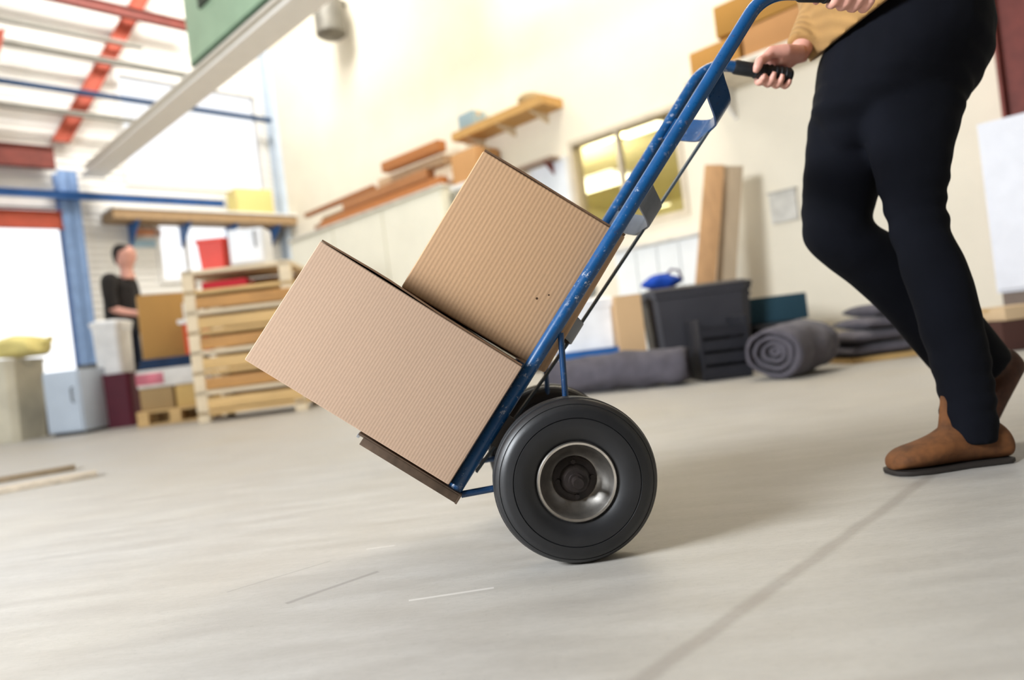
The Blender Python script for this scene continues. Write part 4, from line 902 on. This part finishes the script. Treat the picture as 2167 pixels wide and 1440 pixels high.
# moving blankets
M_BLANKET = fabric('565259', 'grey_moving_blanket', 250, wr=12, var=.22, wstr=1.0)
def roll(name, label, a_, c_, r0, squash=.85, turns=3.5, seed=0, th=.022):
    ax = (c_-a_).normalized(); sd = ax.cross(UPZ).normalized(); r = thing(name, label, 'blanket', V(((a_.x+c_.x)/2, (a_.y+c_.y)/2, 0)))
    cz = UPZ*r0*squash; L = (c_-a_).length; nl = 26
    # outer sleeve
    def shell(o, r_out, r_in, l0, l1, nm_):
        rs = []; N = 48
        for i in range(nl+1):
            f = i/nl; p = a_+ax*(l0+(l1-l0)*f)+cz
            e = 1-.12*abs(2*f-1)**6
            rs.append([p+sd*math.cos(t_)*r_out*e*1.05+UPZ*math.sin(t_)*r_out*squash*e for t_ in [2*math.pi*j/N for j in range(N)]])
        ri = [[p+(q_-p)*(r_in/r_out) for q_ in ring] for ring, p in ((rs[k_], a_+ax*(l0+(l1-l0)*k_/nl)+cz) for k_ in range(nl, -1, -1))]
        def fn(p):
            q_ = V(p); w_ = q_+V((r.location.x, r.location.y, 0))
            nv = noise.noise_vector(w_*V((7, 7, 7))+V((seed, 0, 0)))*.02+noise.noise_vector(w_*22)*.006
            q_ += nv; q_.z = max(.001, q_.z); return q_
        return MB().rings(rs+ri, cap=False, close=True).build(nm_, M_BLANKET, r, smooth=180, fn=fn)
    k = 4; rr_ = [r0-i*(r0*.26) for i in range(k)]
    for i in range(k): shell(None, rr_[i], rr_[i]-th if i < k-1 else rr_[i]*.3, i*.012, L-i*.012, 'blanket_layer')
    return r
D = 3.75; a_ = at(1640, ydown(1640, D), D); a_.z = 0; c_ = a_+V((.36, .34, 0))
roll('rolled_blanket', 'thick rolled grey moving blanket with its coiled end facing the camera', a_, c_, .158, .92, seed=1)
a_ = at(1462, ydown(1462, 4.15), 4.15); a_.z = 0; c_ = at(1165, ydown(1165, 4.45), 4.45); c_.z = 0
roll('rolled_blanket', 'long low grey blanket roll stretching behind the wheel towards the tub', c_, a_, .125, .9, seed=5)
# folded pile at right
b_, w_, h_ = base(1755, 1925, 645, 4.35)
fp = thing('folded_blanket', 'slumped pile of folded grey blankets behind the walking legs', 'blanket', b_, .1)
nl = 4; z = .03
MB().box(-w_/2, w_/2, -.22, .24, 0, .03).build('base_board', M_PINE, fp, world=False, smooth=0)
for k in range(nl):
    hh_ = (h_-.03)/nl; x0 = -w_/2+.075*k*(1 if k > 1 else .3); x1 = w_/2-.015*k
    bm_ = MB(); N = 20; rs = []
    for i in range(N+1):
        x = x0+(x1-x0)*i/N; e = (1-min(.985, abs(2*i/N-1))**5)**.5
        rs.append([V((x, .2*math.cos(t_)*1.05*(abs(math.cos(t_))**-.3 if abs(math.cos(t_)) > .1 else 1), z+hh_/2+math.sin(t_)*hh_/2*1.05*e)) for t_ in [2*math.pi*j/20 for j in range(20)]])
    bm_.rings(rs).build('blanket_fold', M_BLANKET, fp, world=False, smooth=180, fn=lambda p: V((p.x, p.y, max(.031, p.z)))+V((*lump(p, .03, 6, k).xy, 0)))
    z += hh_
# right edge
t0, z0 = on_right(2230, 300, .5); t1, z1 = on_right(2112, 640, .5)
rr = thing('white_cupboard', 'white upright cupboard cut by the right edge behind the heel', 'cupboard', W((t0+t1)/2, 0, .38))
zt = on_right(2118, 250, .5)[1]; zb = .3
MB().prism([W(t0, zb, .24), W(t1, zb, .24), W(t1, zt, .24), W(t0, zt, .24)], WN*.24).build('cupboard_body', mat('dedfe6', .5, var=.04, name='cool_white_cupboard'), rr, smooth=0)
MB().prism([W(t0, zb+.02, .48), W(t1-.01, zb+.02, .48), W(t1-.01, zt-.01, .48), W(t0, zt-.01, .48)], WN*.018).build('door_panel', mat('e4e5ec', .45, var=.03, name='cool_white_door'), rr, smooth=0)
MB().prism([W(t0, 0, .26), W(t1-.02, 0, .26), W(t1-.02, zb, .26), W(t0, zb, .26)], WN*.2).build('plinth', mat('7b6a5e', .6, name='brown_plinth'), rr, smooth=0)
tp0 = on_right(2150, 100, .1)[0]
ps = W(tp0, 0, .12)
r = thing('red_post', 'dark red steel post rising behind the white cupboard at the right edge', 'column', ps)
ibeam(ps+UPZ*.01, ps+UPZ*6.9, WD, .2, .2, .02).build('post', M_BRN, r, smooth=0); MB().obox(ps+UPZ*.006, WD*.14, WN*.1, UPZ*.006).build('base_plate', M_BRN, r, smooth=0)
b_, w_, h_ = base(2105, 2190, 708, 3.9); small_carton('floor_carton', 'low dark brown box on the floor at the right edge behind the heel', b_, w_+.1, .3, .16, 0, '4a302a', tape='3a2522')
small_carton('floor_carton', 'thin pale box on the low dark brown box at the right edge', b_+UPZ*.162, w_+.06, .28, .07, .05, 'cbb08c')
# --- overhead, upper left: green hoist unit on the girder and a grey cylinder on the wall
u = (P0-G1).normalized()
def on_plane(x, y, p0, n_): q = ray(x, y); return CAM+q*((p0-CAM).dot(n_)/q.dot(n_))
gp = P0+side*.10
a_ = on_plane(404, 146, gp, WN); b__ = on_plane(640, -40, gp, WN)
zt_ = P0.z+.172; aa = gp+u*((a_-gp).dot(u)); aa.z = zt_; L = (a_-b__).dot(u)
r = thing('green_hoist', 'green overhead hoist unit standing on the off-white girder', 'hoist', aa-u*L/2-WN*.2)
MB().prism([aa+UPZ*.03, aa-u*L+UPZ*.03, aa-u*L+UPZ*1.5, aa+UPZ*1.5], -WN*.4).build('hoist_casing', mat('a6c3a4', .5, var=.06, scale=3, name='green_enamel'), r, bevel=.01)
for k in range(3):
    q_ = aa-u*(.45+.25*k)+UPZ*(.45+.1*k); MB().obox(q_+WN*.012, u*.1, WN*.012, UPZ*.05).build('vent_louvre', mat('2f3a2c', .6, name='dark_louvre'), r, smooth=0)
MB().obox(aa-u*L*.5+UPZ*.015-WN*.2, u*(L/2), WN*.2, UPZ*.015).build('base_rail', mat('5d7d62', .5, name='darker_green'), r, smooth=0)
tl, zl = on_right(700, 30, .25)
r = thing('wall_cylinder', 'grey cylinder bracketed high on the cream wall', 'lamp', W(tl, zl, .25))
MB().lathe([(0, -.32), (.14, -.32), (.2, -.28), (.2, .1), (.14, .3), (.05, .34), (0, .34)], W(tl, zl, .28), UPZ, 32, closed=False).build('housing', mat('77736a', .5, .3, name='grey_cylinder_metal'), r)  # plain grey cylinder on a bracket, darker than the wall
MB().obox(W(tl, zl+.2, .14), WN*.14, WD*.03, UPZ*.03).build('bracket', mat('77736a', .5, .3, name='grey_cylinder_metal'), r, smooth=0)
